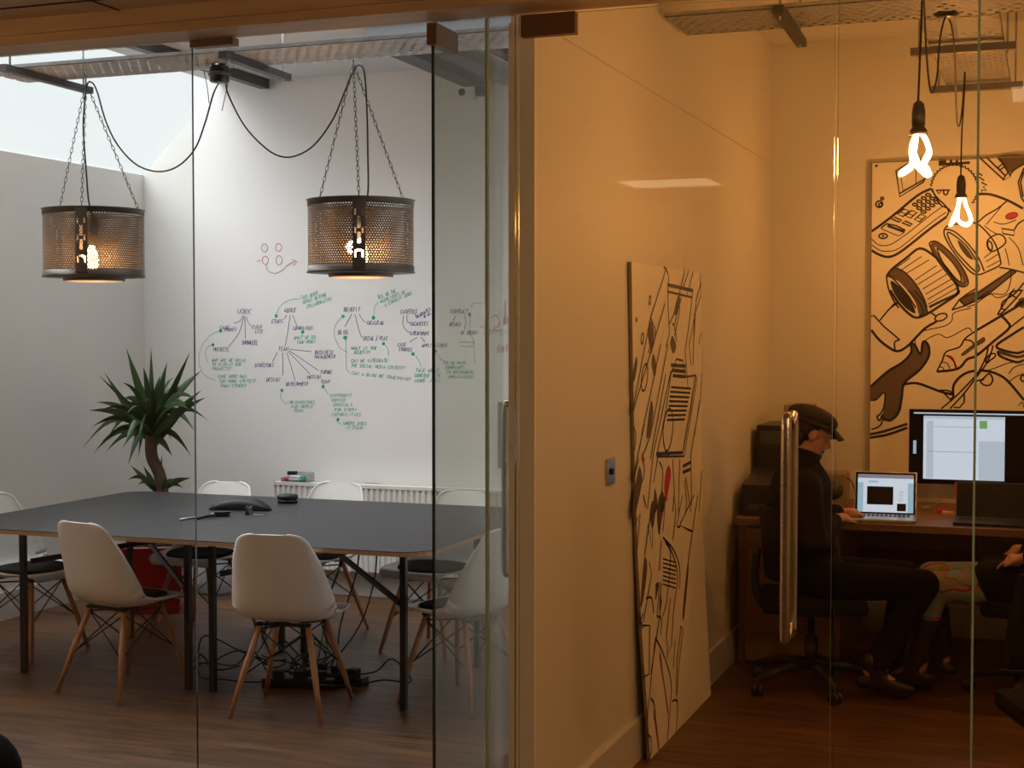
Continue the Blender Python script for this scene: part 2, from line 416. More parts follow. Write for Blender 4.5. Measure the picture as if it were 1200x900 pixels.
# door 1: left room, hinged at s2, standing open at a right angle
def patch(b, x0, x1, z0, z1, y=YG, t=.03): b.box(x0, x1, y - t / 2, y + t / 2, z0, z1, bev=.002)
d1 = bpy.data.objects.new('door_1', None); COL.objects.link(d1); d1.location = (s2, YG, 0); struct(d1, 'glass door of the left meeting room standing open at a right angle')
W1 = .86
b = MB().box(s2 - .005, s2 + .005, YG, YG + W1, .01, 2.585)
b.mi[2] = 1; b.mi[4] = 1; b.mi[0] = 1; b.mi[1] = 1
b.build('door_leaf', [m_doorglass, m_edge], d1)
for z0, z1 in ((2.525, 2.592), (.005, .07)):
    MB().box(s2 - .016, s2 + .016, YG - .012, YG + .165, z0, z1, bev=.002).build('patch_fitting', m_patch, d1)
def handle_pts(axis, c, L, off, sgn):
    # D handle: axis 'x' -> offset along y
    pts = []
    for k, (o, z) in enumerate(((0, L / 2 - .03), (.6, L / 2 - .012), (1, L / 2 - .035), (1, 0), (1, -L / 2 + .035), (.6, -L / 2 + .012), (0, -L / 2 + .03))):
        d = sgn * off * o
        pts.append(Vector(c) + (Vector((0, d, z)) if axis == 'y' else Vector((d, 0, z))))
    return smooth(pts, 5)
for sg in (-1, 1):
    MB().tube(handle_pts('x', (s2, YG + W1 - .09, 1.09), .63, .055, sg), .0125, 12).build('handle', m_steel, d1)
# door 2: right room, closed
d2 = bpy.data.objects.new('door_2', None); COL.objects.link(d2); d2.location = (s4, YG, 0); struct(d2, 'closed glass door of the right office with a long steel pull handle')
b = MB().box(s4 + .003, s5 - .003, YG - .005, YG + .005, .01, 2.59); b.mi[3] = 1; b.mi[5] = 1; b.mi[0] = 1; b.mi[1] = 1
b.build('door_leaf', [m_glass, m_edgel], d2)
xp1 = xg(675)
for z0, z1 in ((2.527, 2.592), (.005, .07)):
    q = MB(); patch(q, s4 + .013, xp1, z0, z1); q.build('patch_fitting', m_patch, d2)
hx = xg(926)
for sg in (-1, 1):
    MB().tube(handle_pts('y', (hx, YG, 1.105), .635, .06, sg), .0145, 14).build('handle', m_steel, d2)
q = MB(); patch(q, s1 + .0, s1 + .16, 2.572, 2.596, t=.04)
struct(q.build('trim_7', m_patch))
# ------------------------------------------------------------------ ceiling trays, struts
def tray(x0, x1, y0, y1, z, axis='x'):
    b = MB(); b.box(x0, x1, y0, y1, z, z + .003)
    if axis == 'x':
        b.box(x0, x1, y0, y0 + .003, z, z + .018, 1); b.box(x0, x1, y1 - .003, y1, z, z + .018, 1)
    else:
        b.box(x0, x0 + .003, y0, y1, z, z + .018, 1); b.box(x1 - .003, x1, y0, y1, z, z + .018, 1)
    return b
tag(tray(-4.8, XM0, 5.65, 6.0, 2.895).build('cable_tray', [m_tray, m_galv]), 'long perforated steel cable tray crossing above the meeting table', 'cable tray')
tag(tray(XM1 + .03, XR, 5.68, 6.06, 2.905).build('cable_tray', [m_tray, m_galv]), 'perforated steel cable tray crossing the ceiling of the right office', 'cable tray')
tag(tray(-.51, -.2, 6.09, 7.8, 2.905, 'y').build('cable_tray', [m_tray, m_galv]), 'perforated cable tray running back over the pendant bulbs on two cross struts', 'cable tray')
m_rstr = M('plain_strut_steel', (.2, .19, .18), .5, .4)
def strut(a, b, label, rods=True):
    a, b = Vector(a), Vector(b); e = E('support_strut', label, 'strut', (a + b) / 2)
    MB().beam(a, b, .041, .032).build('channel', m_rstr if a.x > -.8 else m_dstr, e)
    for p in (a + (b - a) * .08, b - (b - a) * .08):
        if rods: MB().tube([p + Vector((0, 0, -.03)), Vector((p.x, p.y, ZC))], .005, 6).build('threaded_rod', m_galv, e)
strut((-4.55, 5.52, 2.874), (-4.57, 6.2, 2.874), 'dark steel strut under the tray above the left drum lamp')
strut((-3.43, 5.6, 2.874), (-3.45, 6.22, 2.874), 'dark steel strut under the tray beside the black junction box')
strut((-.98, 5.55, 2.874), (-1.0, 6.24, 2.874), 'dark slotted strut under the tray in the right office')
strut((-.585, 6.6, 2.874), (-.15, 6.6, 2.874), 'front cross strut under the tray behind the pendant bulbs')
strut((-.575, 7.65, 2.874), (-.14, 7.65, 2.874), 'rear cross strut under the tray, nearest the drawn mural')
jb = aty(257, 76, 5.9)
j_ = E('junction_box', 'black round junction box under the tray with two hanging cables', 'junction box', (jb.x, jb.y, 2.81))
MB().lathe([(.04, 0), (.046, .006), (.046, .07), (.04, .08)], 20, (jb.x, jb.y, 2.812)).build('casing', m_black, j_)
MB().lathe([(.052, .03), (.052, .045)], 20, (jb.x, jb.y, 2.812)).build('rim', m_dkgrey, j_)
# ------------------------------------------------------------------ drum lamps
def drum_lamp(px, label, phi):
    ctr = aty(px, 290, 6.05); cx, cy = ctr.x, 6.05; zb, zt = 1.925, 2.258; r = .242
    top = Vector((cx - .03, cy - .01, 2.885))
    e = E('drum_pendant_lamp', label, 'pendant lamp', (cx, cy, zb), 0, 'washing machine drum lamps over the table')
    # perforated wall, open where the vertical bands sit
    bands = [phi + k * 2 * PI / 3 for k in range(3)]; hw = .115
    for k in range(3):
        a0, a1 = bands[k] + hw, bands[k] + 2 * PI / 3 - hw
        b = MB(); nu, nv = 28, 1
        b.grid(lambda u, v: (cx + r * math.cos(a0 + (a1 - a0) * u), cy + r * math.sin(a0 + (a1 - a0) * u), zb + .03 + (zt - zb - .055) * v), nu, nv)
        o = b.build('perforated_panel', m_drum, e)
        uvl = o.data.uv_layers.new(name='UVMap')
        for poly in o.data.polygons:
            for li in poly.loop_indices:
                vi = o.data.loops[li].vertex_index; i = vi % (nu + 1); jj = vi // (nu + 1)
                uvl.data[li].uv = ((a1 - a0) * i / nu * r, (zt - zb - .055) * jj)
    # rims
    b = MB(); b.lathe([(r - .002, zt - .028), (r + .003, zt - .028), (r + .003, zt - .004), (r + .009, zt), (r - .004, zt), (r - .004, zt - .028)], 64, (cx, cy, 0), cap=False); b.build('top_rim', m_drums, e)
    b = MB(); b.lathe([(r - .004, zb + .032), (r + .003, zb + .032), (r + .003, zb + .008), (r + .008, zb), (r - .03, zb - .001), (.155, zb - .003), (.148, zb - .012), (.15, zb - .018), (.14, zb - .018), (.135, zb + .004), (r - .01, zb + .005)], 64, (cx, cy, 0), cap=False); b.build('bottom_rim', m_drums, e)
    MB().lathe([(0, zb - .016), (.136, zb - .016), (.136, zb - .021), (0, zb - .021)], 40, (cx, cy, 0)).build('diffuser_disc', m_diff, e)
    # cross spider that carries the bulb, inside the drum
    b = MB()
    for k in range(3):
        q = bands[k] ; b.beam((cx, cy, zt - .03), (cx + (r - .003) * math.cos(q), cy + (r - .003) * math.sin(q), zt - .03), .03, .004)
    b.lathe([(.022, -.10), (.024, -.02), (.018, 0)], 16, (cx, cy, zt - .03)); b.build('bulb_holder', m_dkgrey, e)
    # slotted bands
    def slot(u, v):
        x = (u - .5) * .055 * 1; z = v
        for vc in (.3, .52, .74):
            pass
        for vc, hh in ((.63, .075), (.42, .075)):
            if abs(x) < .008 and abs(v - vc) < hh - .0: return True
        for vc in (.78, .53, .2):
            if .011 < abs(x) < .0185 and abs(v - vc) < .045 and (v < vc + .02 or abs(x) > .0145 - .0): return True
        if abs(x) < .01 and abs(v - .25) < .02: return True
        return False
    for k in range(3):
        a = bands[k]; rb = r + .006; hb = .12
        b = MB()
        b.grid(lambda u, v: (cx + rb * math.cos(a - hb + 2 * hb * u), cy + rb * math.sin(a - hb + 2 * hb * u), zb + .012 + (zt - zb - .012) * v), 24, 72, skip=slot)
        b.build('slotted_band', m_drums, e, mods=lambda o: setattr(o.modifiers.new('s', 'SOLIDIFY'), 'thickness', .003))
    # bulb
    bx = cx + .025; b = MB(); b.lathe([(.0, -.075), (.02, -.07), (.032, -.045), (.033, -.02), (.02, .03), (.013, .05), (.0, .052)], 20, (bx, cy - .05, zb + .105)); b.build('light_bulb', m_hot, e)
    L = bpy.data.lights.new('drum_bulb_light', 'POINT'); L.energy = 9; L.color = (1, .52, .2); L.shadow_soft_size = .03
    lo = bpy.data.objects.new('drum_bulb_light', L); COL.objects.link(lo); lo.location = (cx - .06, cy + .03, zb + .12); lo.visible_camera = True
    # chains
    for k in range(3):
        q = bands[k] + .0
        pt = Vector((cx + (r - .01) * math.cos(q), cy + (r - .01) * math.sin(q), zt - .002)); d = pt - top; n = int(d.length / .0245)
        t = d.normalized(); x = t.orthogonal().normalized(); y = t.cross(x); b = MB()
        for i in range(n):
            c = top + d * ((i + .5) / n); s_ = x if i % 2 else y
            pts = [c + t * (.0165 * math.cos(a2)) * (1) + s_ * (.0062 * math.sin(a2)) for a2 in [2 * PI * m / 8 for m in range(8)]]
            b.tube(pts, .0017, 4, closed=True)
        b.build('chain', m_dstr, e)
    MB().tube([top + Vector((0, 0, -.01)), top + Vector((0, 0, .04))], .004, 6).build('hook', m_dstr, e)
    return e, cx, cy, zt, top
e1 = drum_lamp(110, 'perforated drum lamp on chains, the left one before the rooflight', R_(-67.4))
e2 = drum_lamp(423, 'perforated drum lamp on chains, the right one before the wall writing', R_(-65.8))
def cable(name, pts, r, label, cat='cable', m=m_cable, group=None, n=6, sn=8):
    return tag(MB().tube(smooth(pts, n), r, sn).build(name, m), label, cat, group)
YC = 6.03
cable('lamp_cable', [(jb.x - .01, jb.y + .02, 2.82)] + [aty(x, y, YC) for x, y in ((250, 110), (240, 145), (228, 175), (208, 195), (185, 201), (160, 193), (138, 170), (124, 142), (114, 108), (108, 97), (102, 100), (98, 135), (98, 160), (101, 200), (104, 236))] + [(e1[1] + .0, e1[2], e1[3] - .04)], .0042, 'black cable looping from the junction box to the left drum lamp')
cable('lamp_cable', [(jb.x + .02, jb.y + .02, 2.82)] + [aty(x, y, YC) for x, y in ((268, 112), (285, 145), (305, 168), (325, 182), (345, 183), (368, 170), (390, 140), (405, 105), (415, 82), (421, 76), (427, 85), (430, 130), (431, 180), (431, 228))] + [(e2[1], e2[2], e2[3] - .04)], .0042, 'black cable looping from the junction box to the right drum lamp')
cable('cable_tie', [aty(239, 83, 5.95), aty(243, 103, 5.95), aty(245, 121, 5.95)], .002, 'thin loose cable tie hanging left of the junction box', 'cable tie')
cable('cable_tie', [aty(268, 92, 5.95), aty(264, 112, 5.95), aty(260, 130, 5.95)], .002, 'thin loose cable tie hanging right of the junction box', 'cable tie')
# ------------------------------------------------------------------ table pair
def rounded(x0, x1, y0, y1, rads, n=6):
    pts = []
    for (cx, cy, sx, sy, a0), r in zip(((x0, y0, 1, 1, 180), (x1, y0, -1, 1, 270), (x1, y1, -1, -1, 0), (x0, y1, 1, -1, 90)), rads):
        if r == 0: pts.append((cx, cy)); continue
        for k in range(n + 1):
            a = R_(a0 + 90 * k / n); pts.append((cx + sx * r + r * math.cos(a), cy + sy * r + r * math.sin(a)))
    return pts
def table(x0, x1, lx0, lx1, rads, label):
    e = E('meeting_table', label, 'table', ((x0 + x1) / 2, 6.26, 0), 0, 'two meeting tables pushed together')
    b = MB(); o = rounded(x0, x1, 5.46, 7.07, rads); b.prism(o, .72, .738, 0, 0)
    n = len(o); b.mi = [1] * len(b.mi); b.prism([(p[0], p[1]) for p in o], .738, .741, 0, 0)
    b.build('tabletop', [m_top, m_ply], e)
    yf, yb = 5.75, 6.62
    for (lx, ly) in ((lx0, yf), (lx1, yf), (lx0, yb), (lx1, yb)):
        MB().box(lx - .0135, lx + .0135, ly - .0135, ly + .0135, 0, .72).build('leg', m_frame, e)
    for lx in (lx0, lx1):
        b = MB().box(lx - .012, lx + .012, yf + .0135, yb - .0135, .695, .72); b.build('leg_rail', m_frame, e)
    MB().beam((lx0 + .019, yb - .03, .66), (lx1 - .019, yf + .0, .47), .012, .026).build('cross_brace', m_frame, e)
    MB().beam((lx0 + .019, yf + .03, .54), (lx1 - .019, yb - .0, .68), .012, .026).build('cross_brace', m_frame, e)
table(-4.94, -3.662, -4.652, -3.725, (.12, 0, 0, .12), 'dark grey plywood-edged meeting table, the left half by the yucca')
table(-3.66, -2.41, -3.594, -2.631, (0, .14, .14, 0), 'dark grey plywood-edged meeting table, the right half by the glass door')
# ------------------------------------------------------------------ shell chairs
prof = [(.225, .398, .175, .0), (.232, .418, .19, .0), (.205, .43, .205, .006), (.13, .423, .222, .018), (.04, .41, .232, .034), (-.05, .404, .235, .05), (-.125, .415, .235, .07), (-.172, .452, .232, .085), (-.196, .51, .226, .085), (-.213, .58, .213, .07), (-.232, .66, .196, .05), (-.248, .725, .174, .034), (-.259, .77, .155, .022), (-.265, .793, .125, .014), (-.268, .803, .08, .008)]
def shell_pt(u, v, off=0):
    k = v * (len(prof) - 1); i = min(int(k), len(prof) - 2); t = k - i
    P = [prof[max(i - 1, 0)], prof[i], prof[i + 1], prof[min(i + 2, len(prof) - 1)]]
    q = [.5 * (2 * P[1][c] + (P[2][c] - P[0][c]) * t + (2 * P[0][c] - 5 * P[1][c] + 4 * P[2][c] - P[3][c]) * t * t + (3 * P[1][c] - P[0][c] - 3 * P[2][c] + P[3][c]) * t ** 3) for c in range(4)]
    tn = Vector((P[2][0] - P[1][0], P[2][1] - P[1][1])).normalized(); nr = Vector((tn.y, -tn.x)) * -1   # toward the sitter
    if nr.y < -.01 and v < .5: nr = -nr
    x = q[2] * math.sin(u * PI / 2 * .92) / math.sin(PI / 2 * .92)
    d = q[3] * abs(u) ** 2.4 + off
    # sitter side: up on the seat, forward on the back
    ny, nz = -tn.y, tn.x
    if nz < 0 : ny, nz = -ny, -nz
    if tn.y > .05 and tn.x < 0: ny, nz = abs(tn.y), abs(tn.x)
    return (x, q[0] + ny * d, q[1] + nz * d)
def make_chair():
    e = E('shell_chair', '', 'chair', (0, 0, 0), 0, 'white shell chairs around the meeting table')
    b = MB(); b.grid(lambda u, v: shell_pt(u * 2 - 1, v), 20, 42)
    def md(o):
        s = o.modifiers.new('s', 'SOLIDIFY'); s.thickness = .008; s.offset = 0
    b.build('seat_shell', m_shell, e, world=False, mods=md)
    tops = [(.11, .13), (-.11, .13), (.11, -.10), (-.11, -.10)]; feet = [(.205, .215), (-.205, .215), (.205, -.215), (-.205, -.215)]
    for (a, c), (p, q) in zip(tops, feet):
        MB().tube([(a, c, .385), ((a * .5 + p * .5), (c + q) / 2, .2), (p, q, 0)], [.0125, .014, .009], 12).build('leg', m_wood, e, world=False)
    b = MB()
    A = [Vector((a, c, .37)) for a, c in tops]; Bm = [Vector((a + (p - a) * .52, c + (q - c) * .52, .18)) for (a, c), (p, q) in zip(tops, feet)]
    ctr = Vector((0, .01, .33))
    for i, k in ((0, 1), (1, 0), (2, 3), (3, 2), (0, 2), (2, 0), (1, 3), (3, 1)):
        b.tube([A[i], Bm[k]], .0035, 6)
    for i in range(4): b.tube([A[i], A[i] + Vector((0, 0, .03))], .012, 8)
    b.tube([A[0], A[3]], .004, 6); b.tube([A[1], A[2]], .004, 6)
    b.box(-.12, .12, .115, .145, .39, .402); b.box(-.12, .12, -.115, -.085, .386, .398)
    b.build('wire_bracing', m_black, e, world=False)
    return e
pad_me = None
def make_pad(label):
    b = MB(); n = 28
    def fn(u, v):
        a = 2 * PI * u; r = .185 * min(1, math.sin(min(v, 1) * PI) ** .35 if 0 < v < 1 else 0)
        x, y = r * math.cos(a), .02 + r * math.sin(a) * 1.0
        z = .432 + .0 + (.014 if v < .5 else -.004) + .035 * (abs(x) / .185) ** 2.2 + .02 * max(0, -y / .19)
        return (x, y, z)
    vs = []
    rings = [(0, .447), (.09, .447), (.15, .446), (.176, .44), (.184, .432), (.176, .424), (.1, .42), (0, .42)]
    for r, z in rings:
        for j in range(n):
            a = 2 * PI * j / n; x, y = r * math.cos(a), .03 + r * math.sin(a)
            vs.append((x, y, z + .02 * (abs(x) / .185) ** 2.5 + .012 * max(0, (.03 - y) / .18) - .01))
    fs = [(i * n + jj, i * n + (jj + 1) % n, (i + 1) * n + (jj + 1) % n, (i + 1) * n + jj) for i in range(len(rings) - 1) for jj in range(n)]
    b.add(vs, [f[::-1] for f in fs], 0, True)
    return tag(b.build('seat_pad', m_cup, None, world=False), label, 'seat pad', 'round black seat pads on the white chairs')
ch0 = make_chair(); pad0 = make_pad('')
spots = [(-4.01, 5.65, -12, 'white shell chair in front of the left table half, back to the viewer'),
         (-3.10, 5.60, 9, 'white shell chair in front of the right table half, cables behind its legs'),
         (-4.94, 6.14, -95, 'white shell chair at the left end of the table, cut by the picture edge'),
         (-4.37, 6.9, 180, 'white shell chair on the far side of the table, nearest the yucca'),
         (-3.77, 7.08, 176, 'white shell chair on the far side, in front of the radiator end with the markers'),
         (-2.98, 6.92, 168, 'white shell chair on the far side, seen behind the open glass door edge'),
         (-2.44, 5.98, 72, 'white shell chair at the right end of the table, behind the glass door')]
PADS = ['round black seat pad on the front left chair by the red planter', 'round black seat pad on the front centre chair, above the cable tangle', 'round black seat pad on the chair at the left picture edge', 'round black seat pad on the far chair nearest the yucca', 'round black seat pad on the far chair before the radiator', 'round black seat pad on the far chair behind the glass door edge', 'round black seat pad on the chair at the right table end']
for i, (x, y, a, lb) in enumerate(spots):
    pl = PADS[i]
    if i == 0:
        c, q = ch0, pad0
    else:
        c = dup(ch0, (0, 0, 0), 0, '', None); q = pad0.copy(); COL.objects.link(q)
    c.location = (x, y, 0); c.rotation_euler = (0, 0, R_(a)); c['label'] = lb
    q.location = (x, y, 0.004); q.rotation_euler = (0, 0, R_(a)); q['label'] = pl
# ------------------------------------------------------------------ things on the table
T = .741
c = atz(283, 597, T)
b = MB()
def wing(u, v):
    q = u * 2 - 1; env = max(0, 1 - abs(q) ** 2.2); t = v * PI
    x = q * .17; w = .07 * env ** .5 * math.cos(t); z = .058 * env ** .8 * math.sin(t) ** .6
    yy = w - .05 * q * q
    return (c.x + x * math.cos(.2) - yy * math.sin(.2), c.y + .02 + x * math.sin(.2) + yy * math.cos(.2), T + .003 + z)
b.grid(wing, 28, 16)
e = E('conference_phone', 'black curved conference phone on the grey table, lying near the centre', 'phone', (c.x, c.y, T))
b.build('handset_body', M('matt_black_plastic', (.006, .006, .006), .5, spec=.25), e)
MB().box(c.x - .05, c.x + .05, c.y - .03, c.y + .04, T, T + .012, bev=.004).build('foot', m_blackm, e)
c = atz(337, 589, T)
e = E('speaker_puck', 'small round black puck on the grey table beside the conference phone', 'speaker', (c.x, c.y, T))
MB().lathe([(.05, 0), (.055, .004), (.055, .018), (.05, .02)], 28, (c.x, c.y, T)).build('base', m_black, e)
MB().lathe([(.05, .02), (.056, .024), (.056, .038), (.05, .044), (.0, .044)], 28, (c.x, c.y, T)).build('lid', m_blackm, e)
a, b2 = atz(211, 609, T + .005), atz(229, 606, T + .005)
tag(MB().tube([a, b2], .005, 8).build('pen', M('silver_pen', (.6, .6, .6), .3, .6)), 'short silver pen lying at the left of the black gadgets on the table', 'pen')
a, b2 = atz(229, 608, T + .006), atz(252, 604, T + .012)
tag(MB().tube([a, (a + b2) / 2 + Vector((0, 0, .004)), b2], [.007, .009, .008], 8).build('marker_pen', m_black), 'thick black marker on the table between silver pen and folding phone', 'pen')
c = atz(258, 605, T)
e = E('folding_phone', 'small black and silver folding phone on the table behind the pen', 'phone', (c.x, c.y, T), .6)
MB().box(-.045, .045, -.022, .022, 0, .012, bev=.004).build('body', m_black, e, world=False)
MB().box(-.03, .05, -.02, .02, .013, .024, bev=.004).build('lid', m_black, e, world=False)
MB().box(-.044, -.031, -.022, .022, .012, .016).build('hinge', m_alu, e, world=False)
c = atz(292, 603, T)
e = E('binder_clip', 'small black binder clip standing on the table before the conference phone', 'clip', (c.x, c.y, T))
MB().prism([(-.016, 0), (.016, 0), (.003, .024), (-.003, .024)], -.02, .02, M4=Matrix.Translation(c) @ Matrix.Rotation(PI / 2, 4, 'X')).build('jaws', m_black, e)
for sx in (-1, 1): MB().tube([c + Vector((sx * .003, -.008, .02)), c + Vector((sx * .012, -.009, .042)), c + Vector((sx * .012, .009, .042)), c + Vector((sx * .003, .008, .02))], .0012, 6).build('wire_handle', m_alu, e)
c = atz(303, 604, T)
tag(MB().box(-.03, .03, -.008, .008, 0, .004, M4=Matrix.Translation(c) @ Matrix.Rotation(.1, 4, 'Z'), bev=.001).build('wooden_tag', m_ply), 'small flat brown strip lying beside the binder clip', 'strip')
# ------------------------------------------------------------------ yucca
YP = 7.34
pc = Vector((aty(180, 600, YP).x, YP, 0))
e = E('potted_yucca', 'tall green yucca in a red square planter in the corner', 'plant', pc, R_(28))
b = MB(); s = .185; h = .40
for z0, z1, r0, r1 in ((0, h, s * .86, s), ):
    v0 = [(-r0, -r0, z0), (r0, -r0, z0), (r0, r0, z0), (-r0, r0, z0)]; v1 = [(-r1, -r1, z1), (r1, -r1, z1), (r1, r1, z1), (-r1, r1, z1)]
    r2 = r1 - .02; v2 = [(-r2, -r2, z1), (r2, -r2, z1), (r2, r2, z1), (-r2, r2, z1)]; v3 = [(-r2, -r2, z1 - .05), (r2, -r2, z1 - .05), (r2, r2, z1 - .05), (-r2, r2, z1 - .05)]
    b.add(v0 + v1 + v2 + v3, [(3, 2, 1, 0)] + [(i + 4 * k, (i + 1) % 4 + 4 * k, (i + 1) % 4 + 4 * (k + 1), i + 4 * (k + 1)) for k in range(3) for i in range(4)])
b.build('planter', m_red, e, world=False, mods=lambda o: (setattr(o.modifiers.new('b', 'BEVEL'), 'width', .006)))
MB().box(-s + .02, s - .02, -s + .02, s - .02, .34, .36).build('soil', m_soil, e, world=False)
th = aty(178, 535, YP); tb = Vector((pc.x + .05, YP, .35)); tmid = aty(188, 560, YP)
b = MB(); b.tube(smooth([tb, (tb + tmid) / 2 + Vector((.02, 0, 0)), tmid, th, aty(177, 510, YP)], 5), .036, 12); b.build('trunk', m_trunk, e)
def leaf(b, base, tip, w, droop, tw=None):
    base, tip = Vector(base), Vector(tip); d = tip - base; side = d.cross(Vector((0, 1, 0)))
    side = side.normalized() if side.length > .01 else Vector((1, 0, 0)); side = (side + Vector((0, 1, 0)) * random.uniform(-.8, .8)).normalized()
    side = (side - d.normalized() * side.dot(d.normalized())).normalized(); nr = side.cross(d.normalized()); n = 9; vs = []
    for i in range(n + 1):
        t = i / n; p = base + d * t + Vector((0, 0, droop * math.sin(t * PI))); ww = w * (math.sin(min(1, (t * .9 + .12)) * PI) ** .7 if t < 1 else .03) * (1 - t ** 3 * .6)
        vs += [p - side * ww, p + nr * ww * .25 * -1, p + side * ww]
    b.add(vs, [(3 * i, 3 * i + 1, 3 * i + 4, 3 * i + 3) for i in range(n)] + [(3 * i + 1, 3 * i + 2, 3 * i + 5, 3 * i + 4) for i in range(n)], 0, True)
b = MB(); cb = (178, 505)
tips = [(148, 408, .0), (177, 407, 0), (223, 412, .0), (122, 436, .0), (196, 424, .05), (236, 434, .02), (116, 440, 0), (241, 466, .03), (155, 443, .06), (113, 471, .05), (104, 481, .04), (108, 500, .08), (97, 525, .12), (110, 531, .1), (146, 522, .12), (162, 537, .12), (200, 515, .1), (202, 535, .03), (236, 457, .03), (245, 494, .12), (232, 470, .1), (222, 480, .08), (150, 545, .08), (131, 500, .1), (214, 500, .1), (168, 430, .05), (188, 440, .05), (150, 470, .05), (210, 455, .05), (165, 460, 0), (190, 465, 0), (178, 455, 0), (200, 480, .03), (140, 490, .06), (125, 515, .1), (228, 505, .1)]
for i, (x, y, dr) in enumerate(tips):
    yy = YP + random.uniform(-.28, .28) * (1 if y > 430 else .5)
    bs = aty(cb[0] + (x - cb[0]) * .05, cb[1] + random.uniform(-12, 18), YP + (yy - YP) * .08)
    leaf(b, bs, aty(x, y, yy), .02 + .008 * random.random(), dr)
for i in range(26):
    a = random.uniform(0, 2 * PI); el = random.uniform(-.5, 1.2); L_ = random.uniform(.24, .36); bs = aty(178, 505, YP) + Vector((0, 0, random.uniform(-.06, .06)))
    leaf(b, bs, bs + Vector((math.cos(a) * math.cos(el) * L_, max(-.4, min(.4, math.sin(a) * math.cos(el) * L_)), math.sin(el) * L_)), .02, .08)
b.build('crown_leaves', m_leaf, e)
b = MB()
for x, y, dr in ((153, 545, 0), (168, 546, 0), (190, 533, 0), (224, 560, .02), (209, 564, .03), (150, 562, .05), (160, 570, .05), (180, 545, 0), (215, 572, .04), (172, 565, 0), (196, 560, 0)):
    leaf(b, aty(185, 577, YP), aty(x, y, YP + random.uniform(-.12, .12)), .021, dr)
b.build('lower_leaves', m_leaf, e)
# grey bin
c = aty(254, 690, 7.98)
e = E('waste_bin', 'light grey waste bin by the back wall, behind the table legs', 'bin', (c.x, 7.98, 0))
MB().lathe([(.10, 0), (.105, .01), (.128, .24), (.122, .24), (.1, .02), (0, .02)], 24, (c.x, 7.98, 0)).build('body', m_grey, e)
MB().lathe([(.126, .235), (.133, .24), (.13, .25), (.12, .24)], 24, (c.x, 7.98, 0), cap=False).build('rim', m_grey, e)
# ------------------------------------------------------------------ radiator, marker tray
x0, x1 = aty(326, 600, 8.12).x, -1.7
e = E('radiator', 'white ribbed panel radiator on the wall behind the table', 'radiator', ((x0 + x1) / 2, 8.12, .15))
b = MB(); n = int((x1 - x0) / .0385); prf = []
for i in range(n):
    xx = x0 + .012 + i * .0385; prf += [(xx, 8.085), (xx + .006, 8.073), (xx + .022, 8.073), (xx + .028, 8.085)]
prf = [(x0, 8.085)] + prf + [(x1, 8.085), (x1, 8.1), (x0, 8.1)]
b.prism(prf, .17, .69); b.build('ribbed_panel', m_white, e)
b = MB().box(x0, x1, 8.07, 8.165, .69, .71); b.box(x0, x0 + .004, 8.07, 8.165, .16, .7); b.box(x0, x1, 8.15, 8.16, .16, .69); b.build('top_grille', m_white, e)
for xx in (x0 + .3, x1 - .3): MB().box(xx, xx + .03, 8.16, 8.195, .3, .6).build('wall_bracket', m_white, e)
for xx in (x0 + .06, x1 - .06): MB().tube([(xx, 8.12, .17), (xx, 8.12, .0)], .008, 8).build('pipe', m_white, e)
pa, pb_, pc2 = aty(345, 562, 8.185), aty(434, 566, 8.185), aty(600, 573, 8.185)
cable('wall_cable', [pa, pb_, aty(437, 564, 8.185), aty(440, 566, 8.185), pc2], .004, 'thin white cable along the wall just above the radiator', m=m_white)
p0, p1 = aty(331, 562, 8.1), aty(363, 552, 8.1)
ez = p0.z
e = E('marker_tray', 'clear plastic tray holding marker pens on the radiator top', 'tray', ((p0.x + p1.x) / 2, 8.12, .712))
b = MB().box(p0.x, p1.x, 8.08, 8.16, .712, .715); b.box(p0.x, p1.x, 8.08, 8.082, .712, .735); b.box(p0.x, p1.x, 8.158, 8.16, .712, .77); b.box(p1.x - .002, p1.x, 8.08, 8.16, .712, .77); b.box(p0.x, p0.x + .002, 8.08, 8.16, .712, .735)
b.build('tray_body', glass_mat('clear_plastic', (.85, .85, .86), 1.5), e)
def mk(dx, y, z, ang, capm, lb):
    e = E('marker_pen', lb, 'marker', (p0.x + dx, y, z), R_(ang), 'marker pens in the clear tray')
    def cyl(a, b2, r, mm, nm): MB().tube([(a, 0, 0), (b2, 0, 0)], r, 10).build(nm, mm, e, world=False)
    cyl(-.03, .055, .008, M('white_barrel', (.75, .75, .75), .4), 'barrel'); cyl(-.065, -.03, .0088, capm, 'cap')
mk(.10, 8.10, .7235, 176, m_green, 'white marker with a green cap at the front of the clear tray')
mk(.07, 8.12, .7235, 3, M('red_cap', (.6, .02, .03), .4), 'white marker with a red cap lying in the clear tray')
mk(.10, 8.112, .741, 170, m_green, 'white marker with a green cap on top of the pile in the tray')
mk(.06, 8.14, .7235, 8, m_blue, 'white marker with a blue cap at the back of the tray')
tag(MB().box(-.03, .03, -.015, .015, 0, .022, M4=Matrix.Translation((p0.x + .055, 8.13, .752)) @ Matrix.Rotation(.2, 4, 'Z'), bev=.005).build('board_rubber', m_blackm), 'small black wiping pad lying on top of the marker pens', 'board wiper')
